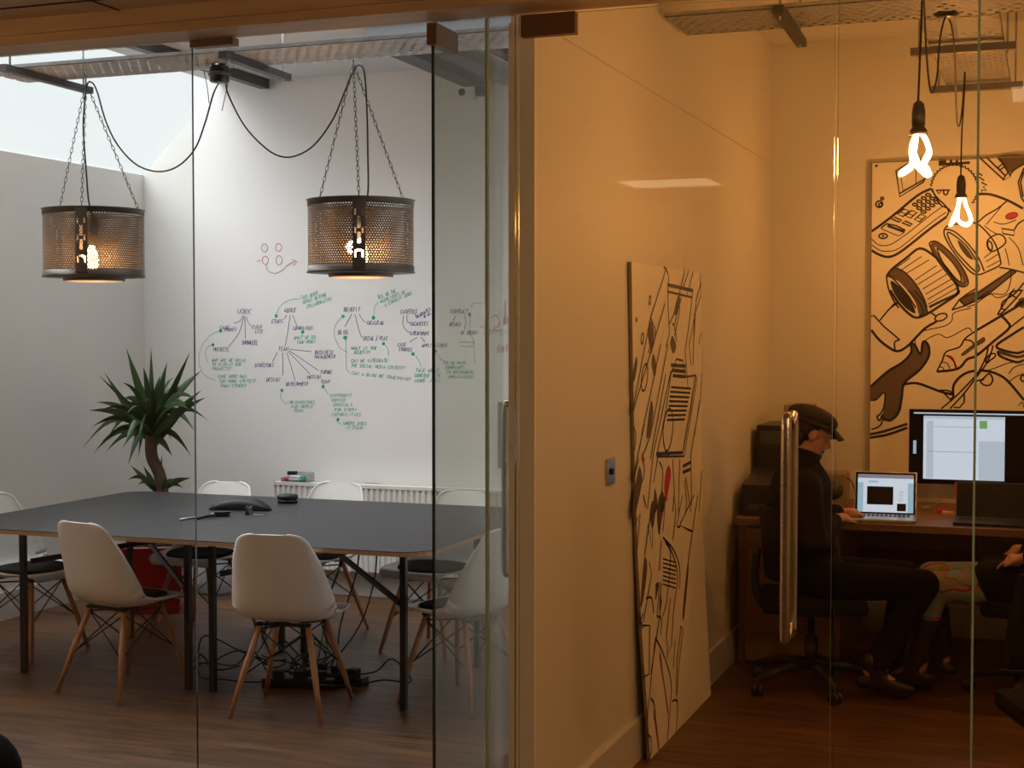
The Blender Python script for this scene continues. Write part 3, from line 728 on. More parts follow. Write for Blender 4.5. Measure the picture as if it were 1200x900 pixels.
# things at the far right of the back wall, seen through the open door
x0, x1 = aty(583, 500, 8.17).x, aty(603, 500, 8.17).x; z0, z1 = aty(590, 549, 8.17).z, aty(590, 471, 8.17).z
e = E('notice_board', 'grey notice board on the back wall, seen through the open door', 'notice board', ((x0 + x1) / 2, 8.18, z0))
MB().box(x0, x1 + .3, 8.17, 8.198, z0, z1, bev=.003).build('panel', M('grey_board', (.12, .12, .12), .4), e)
b = MB(); 
for k in range(5): b.box(x0 + .03, x0 + .1 + .01 * (k % 2), 8.166, 8.169, z1 - .05 - .035 * k, z1 - .035 - .035 * k)
b.build('paper_note', M('note_paper', (.6, .62, .64), .7), e)
z0, z1 = aty(530, 118, 8.17).z, aty(530, 96, 8.17).z; x0, x1 = aty(524, 110, 8.17).x, aty(557, 110, 8.17).x
e = E('wall_outlet_box', 'white wall box with a dark hole high on the back wall', 'wall box', ((x0 + x1) / 2, 8.18, z0))
MB().box(x0, x1, 8.165, 8.198, z0, z1, bev=.003).build('cover_plate', m_white, e)
MB().lathe([(.0, -.003), (.022, -.003), (.022, 0), (0, 0)], 16, M4=Matrix.Translation(aty(541, 108, 8.163)) @ Matrix.Rotation(PI / 2, 4, 'X')).build('dark_hole', m_blackm, e)
MB().box(x1 + .01, x1 + .06, 8.15, 8.198, z0 + .02, z1 - .04, bev=.003).build('side_box', m_dkgrey, e)
# ------------------------------------------------------------------ wall writing
G = {'A': [[(0, 0), (2, 6), (4, 0)], [(1, 2), (3, 2)]], 'B': [[(0, 0), (0, 6), (3, 5.5), (3, 3.5), (0, 3), (4, 2.5), (3.5, .3), (0, 0)]], 'C': [[(4, 5), (2, 6), (0, 4), (0, 1.5), (2, 0), (4, 1)]],
     'D': [[(0, 0), (0, 6), (3, 5), (4, 3), (3, .8), (0, 0)]], 'E': [[(4, 6), (0, 6), (0, 0), (4, 0)], [(0, 3), (3, 3)]], 'F': [[(4, 6), (0, 6), (0, 0)], [(0, 3), (3, 3)]],
     'G': [[(4, 5), (2, 6), (0, 4), (0, 1.5), (2, 0), (4, 1), (4, 3), (2.5, 3)]], 'H': [[(0, 0), (0, 6)], [(4, 0), (4, 6)], [(0, 3), (4, 3)]], 'I': [[(1.5, 0), (1.5, 6)]],
     'J': [[(3, 6), (3, 1), (1.5, 0), (0, 1)]], 'K': [[(0, 0), (0, 6)], [(4, 6), (0, 3), (4, 0)]], 'L': [[(0, 6), (0, 0), (3.5, 0)]], 'M': [[(0, 0), (.5, 6), (2.2, 2), (4, 6), (4.5, 0)]],
     'N': [[(0, 0), (0, 6), (4, 0), (4, 6)]], 'O': [[(2, 6), (0, 4), (0, 2), (2, 0), (4, 2), (4, 4), (2, 6)]], 'P': [[(0, 0), (0, 6), (4, 5), (3.5, 3), (0, 3)]], 'Q': [[(2, 6), (0, 3), (2, 0), (4, 3), (2, 6)], [(2.5, 2), (4, 0)]],
     'R': [[(0, 0), (0, 6), (3.6, 5), (3, 3.2), (0, 3), (4, 0)]], 'S': [[(4, 5.3), (2, 6), (0, 4.5), (4, 1.8), (2, 0), (0, .8)]], 'T': [[(0, 6), (4, 6)], [(2, 6), (2, 0)]],
     'U': [[(0, 6), (0, 1.5), (2, 0), (4, 1.5), (4, 6)]], 'V': [[(0, 6), (2, 0), (4, 6)]], 'W': [[(0, 6), (1, 0), (2.3, 4), (3.6, 0), (4.8, 6)]], 'X': [[(0, 0), (4, 6)], [(0, 6), (4, 0)]],
     'Y': [[(0, 6), (2, 3), (4, 6)], [(2, 3), (2, 0)]], 'Z': [[(0, 6), (4, 6), (0, 0), (4, 0)]], '/': [[(0, -1), (3, 7.5)]], '?': [[(0, 5), (2, 6), (3.5, 4.6), (1.5, 2.6), (1.5, 1.6)], [(1.5, .4), (1.6, 0)]], '(': [[(2, 7), (.8, 3), (2, -1)]], ')': [[(1, 7), (2.4, 3), (1, -1)]]}
WY = YB - .0015
class Ink:
    def __init__(s): s.p = []
    def mb(s, c):
        b = MB(); s.p.append((c, b)); return b
    def line(s, c, pts, w=.0034, sm=True):
        q = [aty(x, y, WY) for x, y in pts]
        if sm and len(q) > 2: q = smooth(q, 5)
        s.mb(c).ribbon(q, w, (0, -1, 0)); return s
    def dot(s, c, x, y, r=.012):
        p = aty(x, y, WY); n = 8
        s.mb(c).add([p + Vector((r * math.cos(2 * PI * k / n) * random.uniform(.8, 1.2), 0, r * math.sin(2 * PI * k / n) * random.uniform(.8, 1.2))) for k in range(n)], [tuple(range(n))]); return s
    def text(s, c, x, y, w, txt, h=6.5, ang=0, lw=.0034):
        """txt centred line from x, width w px, baseline y"""
        adv = w / max(1, len(txt)); ca, sa = math.cos(R_(ang)), math.sin(R_(ang))
        for i, chh in enumerate(txt):
            if chh == ' ' or chh not in G: continue
            jx, jy = random.uniform(-.2, .2), random.uniform(-.35, .35)
            for st in G[chh]:
                pts = []
                for gx, gy in st:
                    lx = i * adv + gx / 4.6 * adv * .86 + gy * .12 + jx; ly = gy / 6 * h + jy
                    pts.append(aty(x + lx * ca + ly * -sa * -1 * 0 + ly * sa * 0, y - ly - lx * sa, WY) if ang == 0 else aty(x + lx * ca - ly * sa, y - lx * sa - ly * ca, WY))
                s.mb(c).ribbon(pts, lw, (0, -1, 0))
        return s
    def build(s, name, label, part):
        ps = [(c, b, (min(v.x for v in b.v), max(v.x for v in b.v), min(v.z for v in b.v), max(v.z for v in b.v))) for c, b in s.p if b.v]
        allv = [v for c, b, q in ps for v in b.v]
        o = Vector((sum(v.x for v in allv) / len(allv), YB, min(v.z for v in allv)))
        e = E(name, label, 'wall writing', o)
        par = list(range(len(ps)))
        def fd(i):
            while par[i] != i: i = par[i]
            return i
        g = .035
        for i in range(len(ps)):
            for k in range(i):
                a, b = ps[i][2], ps[k][2]
                if ps[i][0] == ps[k][0] and a[0] - g < b[1] and b[0] - g < a[1] and a[2] - g < b[3] and b[2] - g < a[3]: par[fd(i)] = fd(k)
        cl = {}
        for i in range(len(ps)): cl.setdefault(fd(i), MB()); m_ = cl[fd(i)]; m_.add(ps[i][1].v, ps[i][1].f)
        for i, b in cl.items():
            c = ps[i][0]
            b.build({'b': 'blue_lettering', 'g': 'green_lettering', 'r': 'red_lettering', 'k': 'grey_lettering'}[c], {'b': m_blue, 'g': m_green, 'r': m_redink, 'k': m_greyl}[c], e)
        return e
I = Ink()
def ov(I, c, x, y, rx, ry): I.line(c, [(x + rx * math.cos(a), y + ry * math.sin(a)) for a in [2 * PI * k / 8 + .4 for k in range(10)]], .0038)
ov(I, 'r', 310, 290.5, 3.6, 4.8); ov(I, 'r', 326.5, 290, 3.6, 4.4); ov(I, 'r', 311, 305, 3.6, 4.8); ov(I, 'r', 327, 305, 3.6, 5.4)
I.line('r', [(311.5, 310), (314, 317), (322, 320.5), (330, 317), (338, 310), (347, 306)], .0038); I.line('r', [(342, 304.5), (348.5, 306.5), (344, 311)], .0038, False); I.line('r', [(301, 306), (306, 305.5)], .0038)
I.build('smiley_sketch', 'red marker face with four ovals and an arrow smile', '')
I = Ink()
I.text('b', 278, 368, 17, 'WORK', 6).text('b', 257, 386, 12, 'CASE', 4).text('b', 261, 387 + 1, 17, '', 4)
I.text('b', 262, 388 + 0, 15, 'STUDIES', 4); I.text('b', 295, 385.5, 12, 'CLIENT', 4.2).text('b', 299, 390.5, 9, 'LIST', 4).text('b', 283, 404, 20, 'SHOWREEL', 5).text('b', 250, 411.5, 18, 'PROJECTS', 4.6)
I.line('b', [(285, 370), (281, 376), (274, 379)]).line('b', [(286, 371), (280, 390), (268, 406)]).line('b', [(287, 371), (287.6, 397)]).line('b', [(288.5, 371), (291, 378), (294, 382)])
I.line('g', [(259, 387.5), (246, 393), (236, 407), (233, 422), (238, 438), (252, 445.5)], .003).line('g', [(250, 403), (242, 408), (241, 418), (244, 425)], .003)
I.dot('g', 258.5, 387.5).dot('g', 249.5, 404)
for k, (x, t, w) in enumerate(((248, 'WHO ARE WE GOING', 40), (248, 'TO DISPLAY OUR', 35), (249, 'PROJECTS?', 22))): I.text('g', x, 424 + k * 5, w, t, 3.8, lw=.0032)
for k, (x, t, w) in enumerate(((255, 'SOME WORK HAS', 34), (256, 'TWO MORE CONTENT', 44), (258, 'THAN OTHERS', 31))): I.text('g', x, 443 + k * 5.4, w, t, 3.8, lw=.0032)
I.build('work_mind_map', 'marker mind map headed WORK, leftmost on the wall', '')
I = Ink()
I.text('b', 333, 366, 14, 'ABOUT', 5).text('b', 318, 379, 14, 'ETHOS', 4.5).text('b', 343.5, 386.5, 23, 'CAPABILITIES', 4).text('b', 326, 411, 12, 'TEAM', 4.5)
I.line('b', [(336, 369), (333, 374)]).line('b', [(340, 369), (337, 390), (334, 406)]).line('b', [(343, 369), (348, 382)])
I.line('b', [(325, 413), (319, 424)]).line('b', [(331, 413), (331.5, 440)]).line('b', [(336, 413), (346, 446)]).line('b', [(338, 412), (363, 438)]).line('b', [(339, 411), (373, 434)]).line('b', [(340, 409.5), (365, 412)])
I.text('b', 299, 430, 22, 'DIRECTORS', 4.4).text('b', 312, 447, 16, 'DESIGN', 4.2).text('b', 335, 452, 26, 'DEVELOPMENT', 4.2).text('b', 360, 444, 16, 'MOTION', 4.2).text('b', 376, 438, 13, 'FUTURE', 4).text('b', 376, 449, 10, 'TEAM', 4).text('b', 369, 415, 22, 'BUSINESS', 4.4).text('b', 368.5, 420, 25, 'MANAGEMENT', 4)
I.dot('g', 323.5, 370).line('g', [(323.5, 369), (328, 359), (338, 352), (352, 350)], .003)
I.text('g', 353, 351, 21, 'TALK ABOUT', 4, 17, .0032).text('g', 355, 356.5, 30, 'GOOGLE BESPOKE', 4, 19, .0032).text('g', 360, 361.5, 31, 'COLLABORATION', 4, 19, .0032)
I.dot('g', 354.5, 389).line('g', [(354.5, 390), (355, 395)], .003).text('g', 344, 398, 26, 'WHAT WE DO', 4, 3, .0032).text('g', 348, 403, 22, '(ADD MORE)', 4, 3, .0032)
I.dot('g', 330.5, 457.5).line('g', [(330, 458), (329, 466), (333, 472), (337, 473)], .003)
for k, (x, t, w) in enumerate(((339, 'OR DIRECTORS', 30), (341, 'AND WHOLE', 26), (344, 'TEAM', 11))): I.text('g', x, 473 + k * 5, w, t, 3.6, 0, .0032)
I.dot('g', 378.5, 453).line('g', [(379, 454), (385, 462)], .003)
for k, (x, t, w) in enumerate(((387, 'DIFFERENT', 25), (388, 'SERVICE', 17), (390, 'SPECIALS', 23), (392, 'FOR EVERY', 26), (389, 'CAPABILITIES', 34))): I.text('g', x, 465 + k * 5.6, w, t, 3.6, 0, .0032)
I.dot('g', 396, 491.5).line('g', [(395, 494), (399, 497)], .003).text('g', 402, 498, 28, 'WHERE DOES', 3.6, 0, .0032).text('g', 405, 503, 20, 'IT STAND', 3.6, 0, .0032)
I.build('about_mind_map', 'marker mind map headed ABOUT with TEAM branches below', '')
I = Ink()
I.text('b', 403, 365, 19, 'BENEFIT', 4.8).text('b', 396, 392, 12, 'BLOG', 5.4).text('b', 429.5, 380.5, 20, 'IDEAS/LAB', 4.4).text('b', 425, 399, 29, 'SOCIAL / PLAY', 5)
I.line('b', [(412, 368), (404, 383)]).line('b', [(416, 368), (420, 385), (424, 396)]).line('b', [(421, 368), (425, 375), (429, 378)])
I.dot('g', 402, 370.5).dot('g', 404.5, 395.5, .015).dot('g', 437.5, 372.5).dot('g', 449.5, 402.5)
I.line('g', [(401, 371), (393, 381), (392, 394), (398, 407), (407, 412.5)], .003).line('g', [(405, 397), (405.5, 420), (406, 432), (410, 437)], .003).line('g', [(437.5, 371), (439, 360), (443, 354)], .003).line('g', [(451, 404), (455, 410), (455, 417)], .003)
I.text('g', 443, 351, 23, 'TELL ME THE', 4, 22, .0032).text('g', 446, 355.5, 32, 'HIGHLIGHTS OF', 4, 22, .0032).text('g', 451, 359.5, 36, 'A CURRENT WORK', 4, 24, .0032)
I.text('g', 411, 410, 31, 'WHAT IS THE', 3.8, 0, .0034).text('g', 415, 415, 19, 'BENEFIT?', 3.8, 0, .0034)
I.text('g', 411, 424.5, 44, 'CAN WE INTEGRATE', 3.8, 0, .0034).text('g', 411, 430, 64, 'THE SOCIAL MEDIA CONTENT?', 3.8, -3, .0034).text('g', 412, 439, 70, 'CAN A BLOG BE SOMETHING?', 3.6, -6, .0034)
I.build('blog_mind_map', 'marker mind map headed BENEFIT with BLOG and SOCIAL / PLAY', '')
I = Ink()
I.text('b', 469, 367.5, 20, 'CAREERS', 4.8).text('b', 480, 381.5, 22, 'VACANCIES', 4.6).text('b', 480, 393, 23, 'INTERNSHIPS', 4.4).text('b', 466, 406, 10, 'CASE', 4).text('b', 467, 411.5, 16, 'STUDIES', 4).text('b', 494, 407, 30, 'APPLICATIONS', 4.4)
I.line('b', [(473, 369), (472, 380), (476, 387), (480, 389.5)]).line('b', [(477, 369), (477, 376), (480, 379)]).line('b', [(489, 395), (480, 401)]).line('b', [(493, 395), (498, 401)]).line('b', [(485, 367), (488, 370)])
I.text('b', 488, 373.5, 20, 'GRADUATES', 3.6, 30, .0034).text('b', 497, 373, 10, 'OF ALL', 3, 30, .0034)
I.dot('g', 484, 415).line('g', [(487, 417), (492, 425), (493, 430)], .003).dot('g', 510, 412)
for k, (x, t, w) in enumerate(((487, 'TALK ABOUT', 28), (485, 'SOMEONE ELSE', 32), (486, 'MORE JOBS', 30))): I.text('g', x, 436 + k * 6, w, t, 4, 0, .0036)
for k, (x, t, w) in enumerate(((520, 'DO WE HAVE', 26), (522, 'COMPANIES', 22), (523, 'TO RECOMMEND', 32), (525, 'APPLICATIONS', 30))): I.text('g', x, 427 + k * 5.5, w, t, 3.6, 0, .0032)
I.line('g', [(511, 414), (516, 420), (521, 423)], .003)
I.build('careers_mind_map', 'marker mind map headed CAREERS, beside the glass door edge', '')
I = Ink()
I.text('b', 528, 367.5, 21, 'CONTACT', 5).text('b', 527, 382, 13, 'DETAILS', 4.4).text('b', 540, 392, 20, 'MY CREDIT', 4.4).line('b', [(534, 370), (531, 376)]).line('b', [(544, 369), (546, 378), (544, 386)])
I.dot('g', 550.5, 368.5).line('g', [(551, 370), (551, 390), (555, 400), (556, 425)], .003).line('g', [(538, 401), (556, 401)], .004).line('g', [(540, 406), (555, 406)], .003).line('g', [(551, 360), (556, 355), (565, 356)], .003)
I.build('contact_mind_map', 'marker mind map headed CONTACT, seen through the open glass door', '')
I = Ink()
I.line('r', [(576, 373), (580, 369), (584, 373), (585, 381), (578, 385)], .005).line('r', [(562, 382), (573, 387), (588, 387)], .004).line('r', [(592, 352), (592, 380)], .006)
I.text('r', 583, 413, 12, 'EDIT', 8, 0, .005).text('r', 590, 380, 10, 'BIZ', 9, 0, .005).text('k', 567, 392, 30, 'NOTES', 5)
I.line('k', [(593, 325), (597, 322), (599, 330)], .004)
I.build('red_sketch', 'faint red marker diagram at the right end of the wall', '')
# ------------------------------------------------------------------ floor cables and odd things
bc = Vector((-3.28, 5.98, 0))
for k in range(6):
    pts = []; c0 = Vector((-3.62 + .16 * (k % 4), 6.0 + .07 * (k % 3), .012 + .012 * k)); r0 = random.uniform(.09, .2)
    ph = random.uniform(0, 6)
    for i in range(11):
        a = ph + i * .75; rr = r0 * random.uniform(.7, 1.2)
        pts.append(c0 + Vector((rr * math.cos(a) * 1.3 + .03 * i * (1 if k % 2 else -.3), rr * math.sin(a) * .7, random.uniform(0, .03) + (.09 if i % 5 == 2 else 0))))
    if k in (1, 3, 5): pts += [Vector((-3.32 + .05 * k, 6.2, .25)), Vector((-3.28 + .05 * k, 6.3, .5)), Vector((-3.26 + .04 * k, 6.35, .715))]
    cable('floor_cable', pts, .004, 'black cable in the tangle of cables lying under the meeting table', group='tangled cables under the table', n=4, sn=6)
for k, (dx, dy, a, lb) in enumerate(((.02, -.03, .25, 'black power strip under the table, nearest the viewer in the cable tangle'), (.14, .12, -.2, 'black power strip under the table, deepest in the cable tangle'))):
    e = E('power_strip', lb, 'power strip', bc + Vector((dx, dy, 0)), a)
    MB().box(-.17, .17, -.03, .03, 0, .045, bev=.006).build('casing', m_black, e, world=False)
    for q in range(3): MB().box(-.12 + .1 * q, -.07 + .1 * q, -.022, .022, .045, .08, bev=.005).build('plug', m_blackm, e, world=False)
c = atz(-2, 905, 0)
c = Vector((atz(0, 900, .1).x - .045, atz(0, 900, .1).y - .12, 0))
e = E('black_backpack', 'black rounded bag on the floor at the lower left corner', 'bag', c)
b = MB(); b.ell(c + Vector((.05, 0, .12)), (.16, .13, .15), 20, 12)
for i, v in enumerate(b.v): v.z = max(v.z, .0)
b.build('bag_body', m_cup, e); MB().tube(smooth([c + Vector((0, -.1, .2)), c + Vector((.02, -.1, .3)), c + Vector((.06, .05, .24))], 5), .008, 6).build('strap', m_black, e)
# light switch on middle wall
c = atx(714.5, 552, XM1)
e = E('light_switch', 'square steel light switch on the orange-lit wall beside the leaning board', 'switch', (XM1, c.y, c.z))
MB().box(XM1, XM1 + .008, c.y - .06, c.y + .045, c.z - .047, c.z + .047, bev=.002).build('plate', m_steel, e)
MB().box(XM1 + .008, XM1 + .016, c.y - .02, c.y + .005, c.z - .012, c.z + .012, bev=.002).build('toggle', m_black, e)
# ------------------------------------------------------------------ artwork
def strokes(b, items, conv, proj, nrm, w, off=.0015, mi=0, sc=1):
    for it in items:
        closed = False; ww = w; sm = True
        if isinstance(it, tuple) and isinstance(it[0], str):
            fl = it[0]; it = it[1]
            closed = 'c' in fl; sm = 's' not in fl; ww = w * (1.6 if 't' in fl else .6 if 'n' in fl else 1)
        q = [proj(*conv(x, y)) for x, y in it]
        if sm and len(q) > 2: q = smooth(q, 4, closed)
        b.ribbon(q, ww, nrm, off, mi, closed)
def fills(b, items, conv, proj, nrm, off=.0008, mi=0):
    for it in items:
        q = [proj(*conv(x, y)) + Vector(nrm) * off for x, y in it]
        q = smooth(q, 3, True); b.add(q, [tuple(range(len(q)))], mi)
def el(x, y, rx, ry, rot=0, n=10):
    cr, sr = math.cos(R_(rot)), math.sin(R_(rot))
    return [(x + rx * math.cos(a) * cr - ry * math.sin(a) * sr, y + rx * math.cos(a) * sr + ry * math.sin(a) * cr) for a in [2 * PI * k / n for k in range(n)]]
CY = 8.155
def carry_on(b):
    # the drawing goes on over the rest of the canvas, beyond the picture edge
    v0, f0, m0 = list(b.v), [list(f) for f in b.f], list(b.mi)
    for k in (1, 2):
        d = Vector((.93 * k, 0, 0)); n0 = len(b.v); b.v += [v + d for v in v0]; b.f += [[q + n0 for q in f] for f in f0]; b.mi += m0; b.sm += [False] * len(f0)
tl = aty(1021, 190, CY); bl = aty(1018, 556, CY)
cx1 = tl.x + 3.0
e = E('mural_canvas', 'large cream canvas with black line drawings of gadgets behind the monitor', 'artwork', ((tl.x + cx1) / 2, CY, bl.z))
MB().box(tl.x, cx1, CY, CY + .04, bl.z, tl.z, 0, bev=.003).build('canvas', m_canvas, e)
b = MB(); wv = .006
for (xa, xb, za, zb_) in ((tl.x, tl.x + wv, bl.z, tl.z), (tl.x, cx1, tl.z - wv, tl.z), (tl.x, cx1, bl.z, bl.z + wv)): b.box(xa - .001, xb, CY - .003, CY, za, zb_)
b.build('thin_frame', m_canvasedge, e)
cA = lambda x, y: (1000 + x / 4.5, 160 + y / 4.5)
cB = lambda x, y: (1000 + x / 4.5, 340 + y / 4.5)
prj = lambda x, y: aty(x, y, CY)
nrm = (0, -1, 0)
SA = [('cs', [(225, 180), (300, 135), (395, 180), (370, 240), (245, 318)]), ('s', [(245, 300), (375, 225)]), ('csn', [(250, 205), (262, 285), (330, 250), (332, 170), (290, 165)]),
      [(415, 275), (430, 310), (460, 360), (500, 380), (515, 400)], [(435, 285), (470, 283), (510, 283)], ('n', [(440, 286), (450, 302), (462, 287)]), [(475, 285), (480, 306), (495, 304), (500, 287)],
      ('ts', [(450, 148), (615, 138)]),
      ('t', [(97, 500), (160, 455), (230, 400), (340, 310), (410, 275)]), [(410, 275), (440, 320), (490, 370), (502, 400), (490, 425)], ('t', [(490, 425), (400, 490), (300, 570), (230, 620), (180, 635), (130, 620), (97, 600)]),
      ('n', [(97, 540), (130, 570), (170, 575), (215, 560), (300, 500), (400, 420), (470, 370)]), ('n', [(97, 570), (140, 600), (190, 605), (240, 590), (330, 520), (430, 440), (490, 400)]),
      ('c', el(157, 525, 22, 13)), ('cn', el(157, 525, 6, 4)), ('s', [(145, 485), (175, 460), (225, 470), (275, 495)]), ('ts', [(180, 470), (270, 503)]), ('sn', [(150, 488), (240, 525), (270, 505)]),
      ('c', el(137, 357, 18, 17)), ('c', el(143, 360, 9, 8)), ('c', el(152, 327, 7, 7)), ('c', el(122, 155, 3, 3)),
      ('t', [(175, 740), (190, 715), (215, 690), (280, 640), (350, 590), (420, 625), (480, 680), (530, 750), (550, 800), (545, 830), (470, 865), (400, 900)]), [(175, 740), (185, 800), (210, 860), (240, 905)], [(188, 730), (230, 770), (290, 840), (330, 905)],
      [(215, 690), (270, 715), (330, 780), (370, 850), (388, 900)], 
      [(400, 565), (415, 553), (450, 560), (520, 620), (580, 700), (605, 760), (600, 785), (575, 792), (540, 775), (480, 700), (430, 630), (400, 565)], [(440, 590), (460, 600), (520, 660), (560, 720), (570, 760), (560, 765), (520, 730), (470, 660), (440, 590)],
      [(480, 490), (500, 470), (560, 460), (640, 455), (700, 500), (750, 570), (775, 650), (770, 680), (700, 715), (660, 728), (620, 715), (560, 650), (510, 580), (480, 520), (480, 490)], [(480, 490), (530, 500), (600, 560), (660, 640), (690, 710)],
      ('c', [(495, 510), (530, 520), (600, 580), (650, 660), (665, 700), (645, 712), (590, 660), (530, 590)]),
      [(655, 455), (700, 415), (760, 380), (810, 340)], ('t', [(650, 305), (720, 305), (810, 335), (895, 380)]), [(850, 490), (870, 460), (900, 440)], [(770, 690), (830, 700), (900, 718)],
      ('c', [(710, 545), (760, 515), (795, 530), (800, 565), (740, 605), (712, 590)]), ('c', el(720, 575, 12, 24, -15)), ('cs', [(780, 485), (850, 495), (848, 522), (790, 512)]), ('n', [(740, 450), (790, 462), (860, 440)]), ('n', [(820, 530), (870, 590), (895, 680)]), ('n', [(800, 590), (812, 630), (822, 680)]), ('n', [(760, 605), (775, 650)]), ('n', [(690, 470), (730, 500), (760, 515)]), ('n', [(700, 465), (780, 370)]),
      ('s', [(665, 110), (795, 230), (830, 210), (765, 105)]), ('s', [(700, 108), (800, 205)]), ('cs', [(765, 160), (795, 140), (803, 155), (772, 178)]), ('s', [(790, 225), (815, 190), (830, 210)]), [(900, 145), (850, 175), (828, 200)],
      ('s', [(900, 165), (870, 240), (885, 320), (900, 345)]), ('s', [(900, 185), (882, 240), (895, 320)]), ('cn', el(835, 418, 32, 16, -15)),
      ('s', [(640, 840), (830, 705), (860, 712), (700, 840), (590, 892), (555, 862), (640, 820)]), ('n', [(830, 700), (830, 760), (800, 830), (720, 830), (650, 880), (600, 900)]), [(900, 770), (850, 830), (790, 870), (780, 900)], [(900, 860), (860, 890)],
      [(200, 900), (220, 880), (245, 882)]]
for k in range(24):      # fuzzy outline
    a0 = R_(185 + k * 9); r1, r2 = 118, 128; cx_, cy_ = 533, 272
    SA.append(('s', [(cx_ + r1 * math.cos(a0), cy_ + r1 * math.sin(a0)), (cx_ + r2 * math.cos(a0 + .06), cy_ + r2 * math.sin(a0 + .06)), (cx_ + r1 * math.cos(a0 + .15), cy_ + r1 * math.sin(a0 + .15))]))
SA.append(('s', [(655, 190), (680, 205), (665, 215), (690, 232), (675, 240), (705, 258), (685, 265), (702, 285), (675, 282), (680, 300), (660, 300)]))
for i in range(3):
    for jj in range(4): SA.append(('c', el(395 + 22 * i - 23 * jj, 308 + 19 * i + 17 * jj, 13, 7, 10, 8)))
for x, y in ((262, 400), (303, 408), (350, 428)): SA += [('cs', [(x - 28, y + 10), (x + 5, y - 18), (x + 32, y - 8), (x, y + 22)]), ('sn', [(x - 15, y - 2), (x + 14, y + 9)])]
for x, y in ((228, 440), (284, 460)): SA.append(('cs', [(x - 28, y - 6), (x - 8, y - 14), (x + 28, y + 4), (x + 16, y + 12)]))
for p, q in (((230, 690), (300, 640)), ((255, 703), (360, 632)), ((280, 722), (400, 650)), ((325, 757), (440, 680)), ((340, 780), (470, 700)), ((365, 805), (500, 722)), ((380, 832), (520, 750)), ((390, 860), (535, 775)), ((395, 885), (545, 800)), ((700, 660), (765, 620)), ((690, 640), (740, 600)), ((705, 690), (770, 655))): SA.append(('ns', [p, q]))
SB = [('t', [(195, 0), (240, 70), (300, 130), (340, 145), (390, 125), (470, 75), (550, 20), (552, 0)]), [(290, 0), (345, 60), (370, 120), (345, 138)], [(320, 0), (370, 60), (392, 122)], [(235, 68), (190, 100), (140, 160)],
      ('s', [(95, 140), (108, 133), (160, 190), (245, 262)]), [(245, 262), (218, 275), (220, 318)], ('t', [(95, 210), (130, 255), (170, 290), (228, 322), (280, 300), (330, 250), (380, 200), (440, 165)]), [(405, 115), (440, 140)], ('c', el(462, 143, 33, 18, -20)),
      ('n', [(328, 285), (330, 250), (370, 215), (480, 190), (520, 160), (530, 120), (620, 95)]), ('n', [(360, 300), (380, 265), (450, 232), (500, 250), (600, 200), (625, 220)]), ('n', [(655, 50), (720, 20), (760, 40), (820, 20), (850, -10)]),
      ('s', [(520, 105), (560, 50), (600, 20), (650, -10)]), ('s', [(520, 105), (590, 82), (650, 50), (720, 0)]), ('s', [(560, 50), (588, 82)]),
      ('t', [(900, 65), (790, 130), (650, 212)]), [(650, 212), (590, 255), (560, 300), (490, 325), (470, 370), (440, 430)], ('t', [(440, 430), (550, 415), (600, 365), (650, 345), (740, 270), (822, 200), (810, 165), (785, 140)]), [(822, 200), (900, 140)], [(590, 262), (630, 275), (655, 345)],
      ('n', [(470, 380), (495, 385), (510, 415)]), ('n', [(450, 405), (470, 408), (480, 425)]),
      [(760, 130), (780, 95), (830, 20), (850, 5), (895, 0)], [(760, 130), (790, 115), (870, 30), (890, 0)], ('s', [(775, 95), (805, 105)]), ('s', [(830, 22), (865, 45)]), [(850, 90), (870, 65), (900, 60)],
      ('t', [(900, 195), (820, 245), (757, 290), (775, 312), (860, 332), (900, 320)]), ('t', [(762, 320), (775, 348), (860, 380), (900, 368)]), ('n', [(765, 320), (860, 348), (900, 340)]),
      [(465, 625), (540, 560), (600, 500), (660, 430), (700, 350), (712, 290)], [(510, 625), (580, 550), (640, 470), (700, 390), (730, 320), (735, 290)], ('t', [(525, 545), (530, 500), (560, 460), (600, 435), (640, 425)]), ('t', [(670, 422), (740, 435), (810, 475), (900, 580)]),
      [(640, 480), (680, 470), (715, 440), (735, 470), (720, 500), (690, 500), (670, 480), (690, 470)], ('t', [(265, 497), (330, 490), (400, 512), (460, 535), (530, 552)]), [(455, 528), (500, 530), (530, 550), (515, 575)], [(470, 535), (520, 585)], ('s', [(585, 545), (585, 590), (560, 620), (530, 618)]),
      ('c', [(700, 365), (720, 340), (745, 335), (748, 350), (720, 372), (702, 385)]), ('n', [(690, 430), (750, 410), (800, 390), (840, 380)]), ('n', [(820, 440), (850, 405), (900, 390)]), ('n', [(825, 480), (860, 455), (900, 440)]), ('c', el(895, 465, 12, 16)), ('n', [(870, 610), (890, 590), (900, 620)]),
      ('t', [(90, 510), (180, 430), (260, 380), (305, 330), (305, 285), (325, 290), (355, 340), (368, 272), (395, 290), (397, 350), (350, 420), (270, 490), (255, 570), (240, 640), (200, 685), (155, 680)]), [(90, 580), (120, 578), (165, 540), (160, 620), (135, 660), (125, 665), (138, 690), (155, 652), (150, 700), (130, 722), (95, 735)],
      ('t', [(88, 760), (160, 745), (285, 705)]), ('t', [(88, 778), (180, 762), (285, 725)])]
b = MB(); strokes(b, SA, cA, prj, nrm, .0085); strokes(b, SB, cB, prj, nrm, .0085)
fills(b, [[(196, 762), (225, 775), (270, 820), (310, 880), (328, 932), (290, 915), (245, 870), (210, 815)], [(550, 545), (590, 580), (625, 630), (630, 650), (600, 635), (565, 590)]], cA, prj, nrm, .0012)
for x0_, x1_ in ((450, 490), (508, 522), (540, 552)):
    q = [prj(*cA(x, y)) + Vector((0, -.0012, 0)) for x, y in ((x0_, 118), (x1_, 117), (x1_, 143), (x0_, 144))]; b.add(q, [(0, 1, 2, 3)])
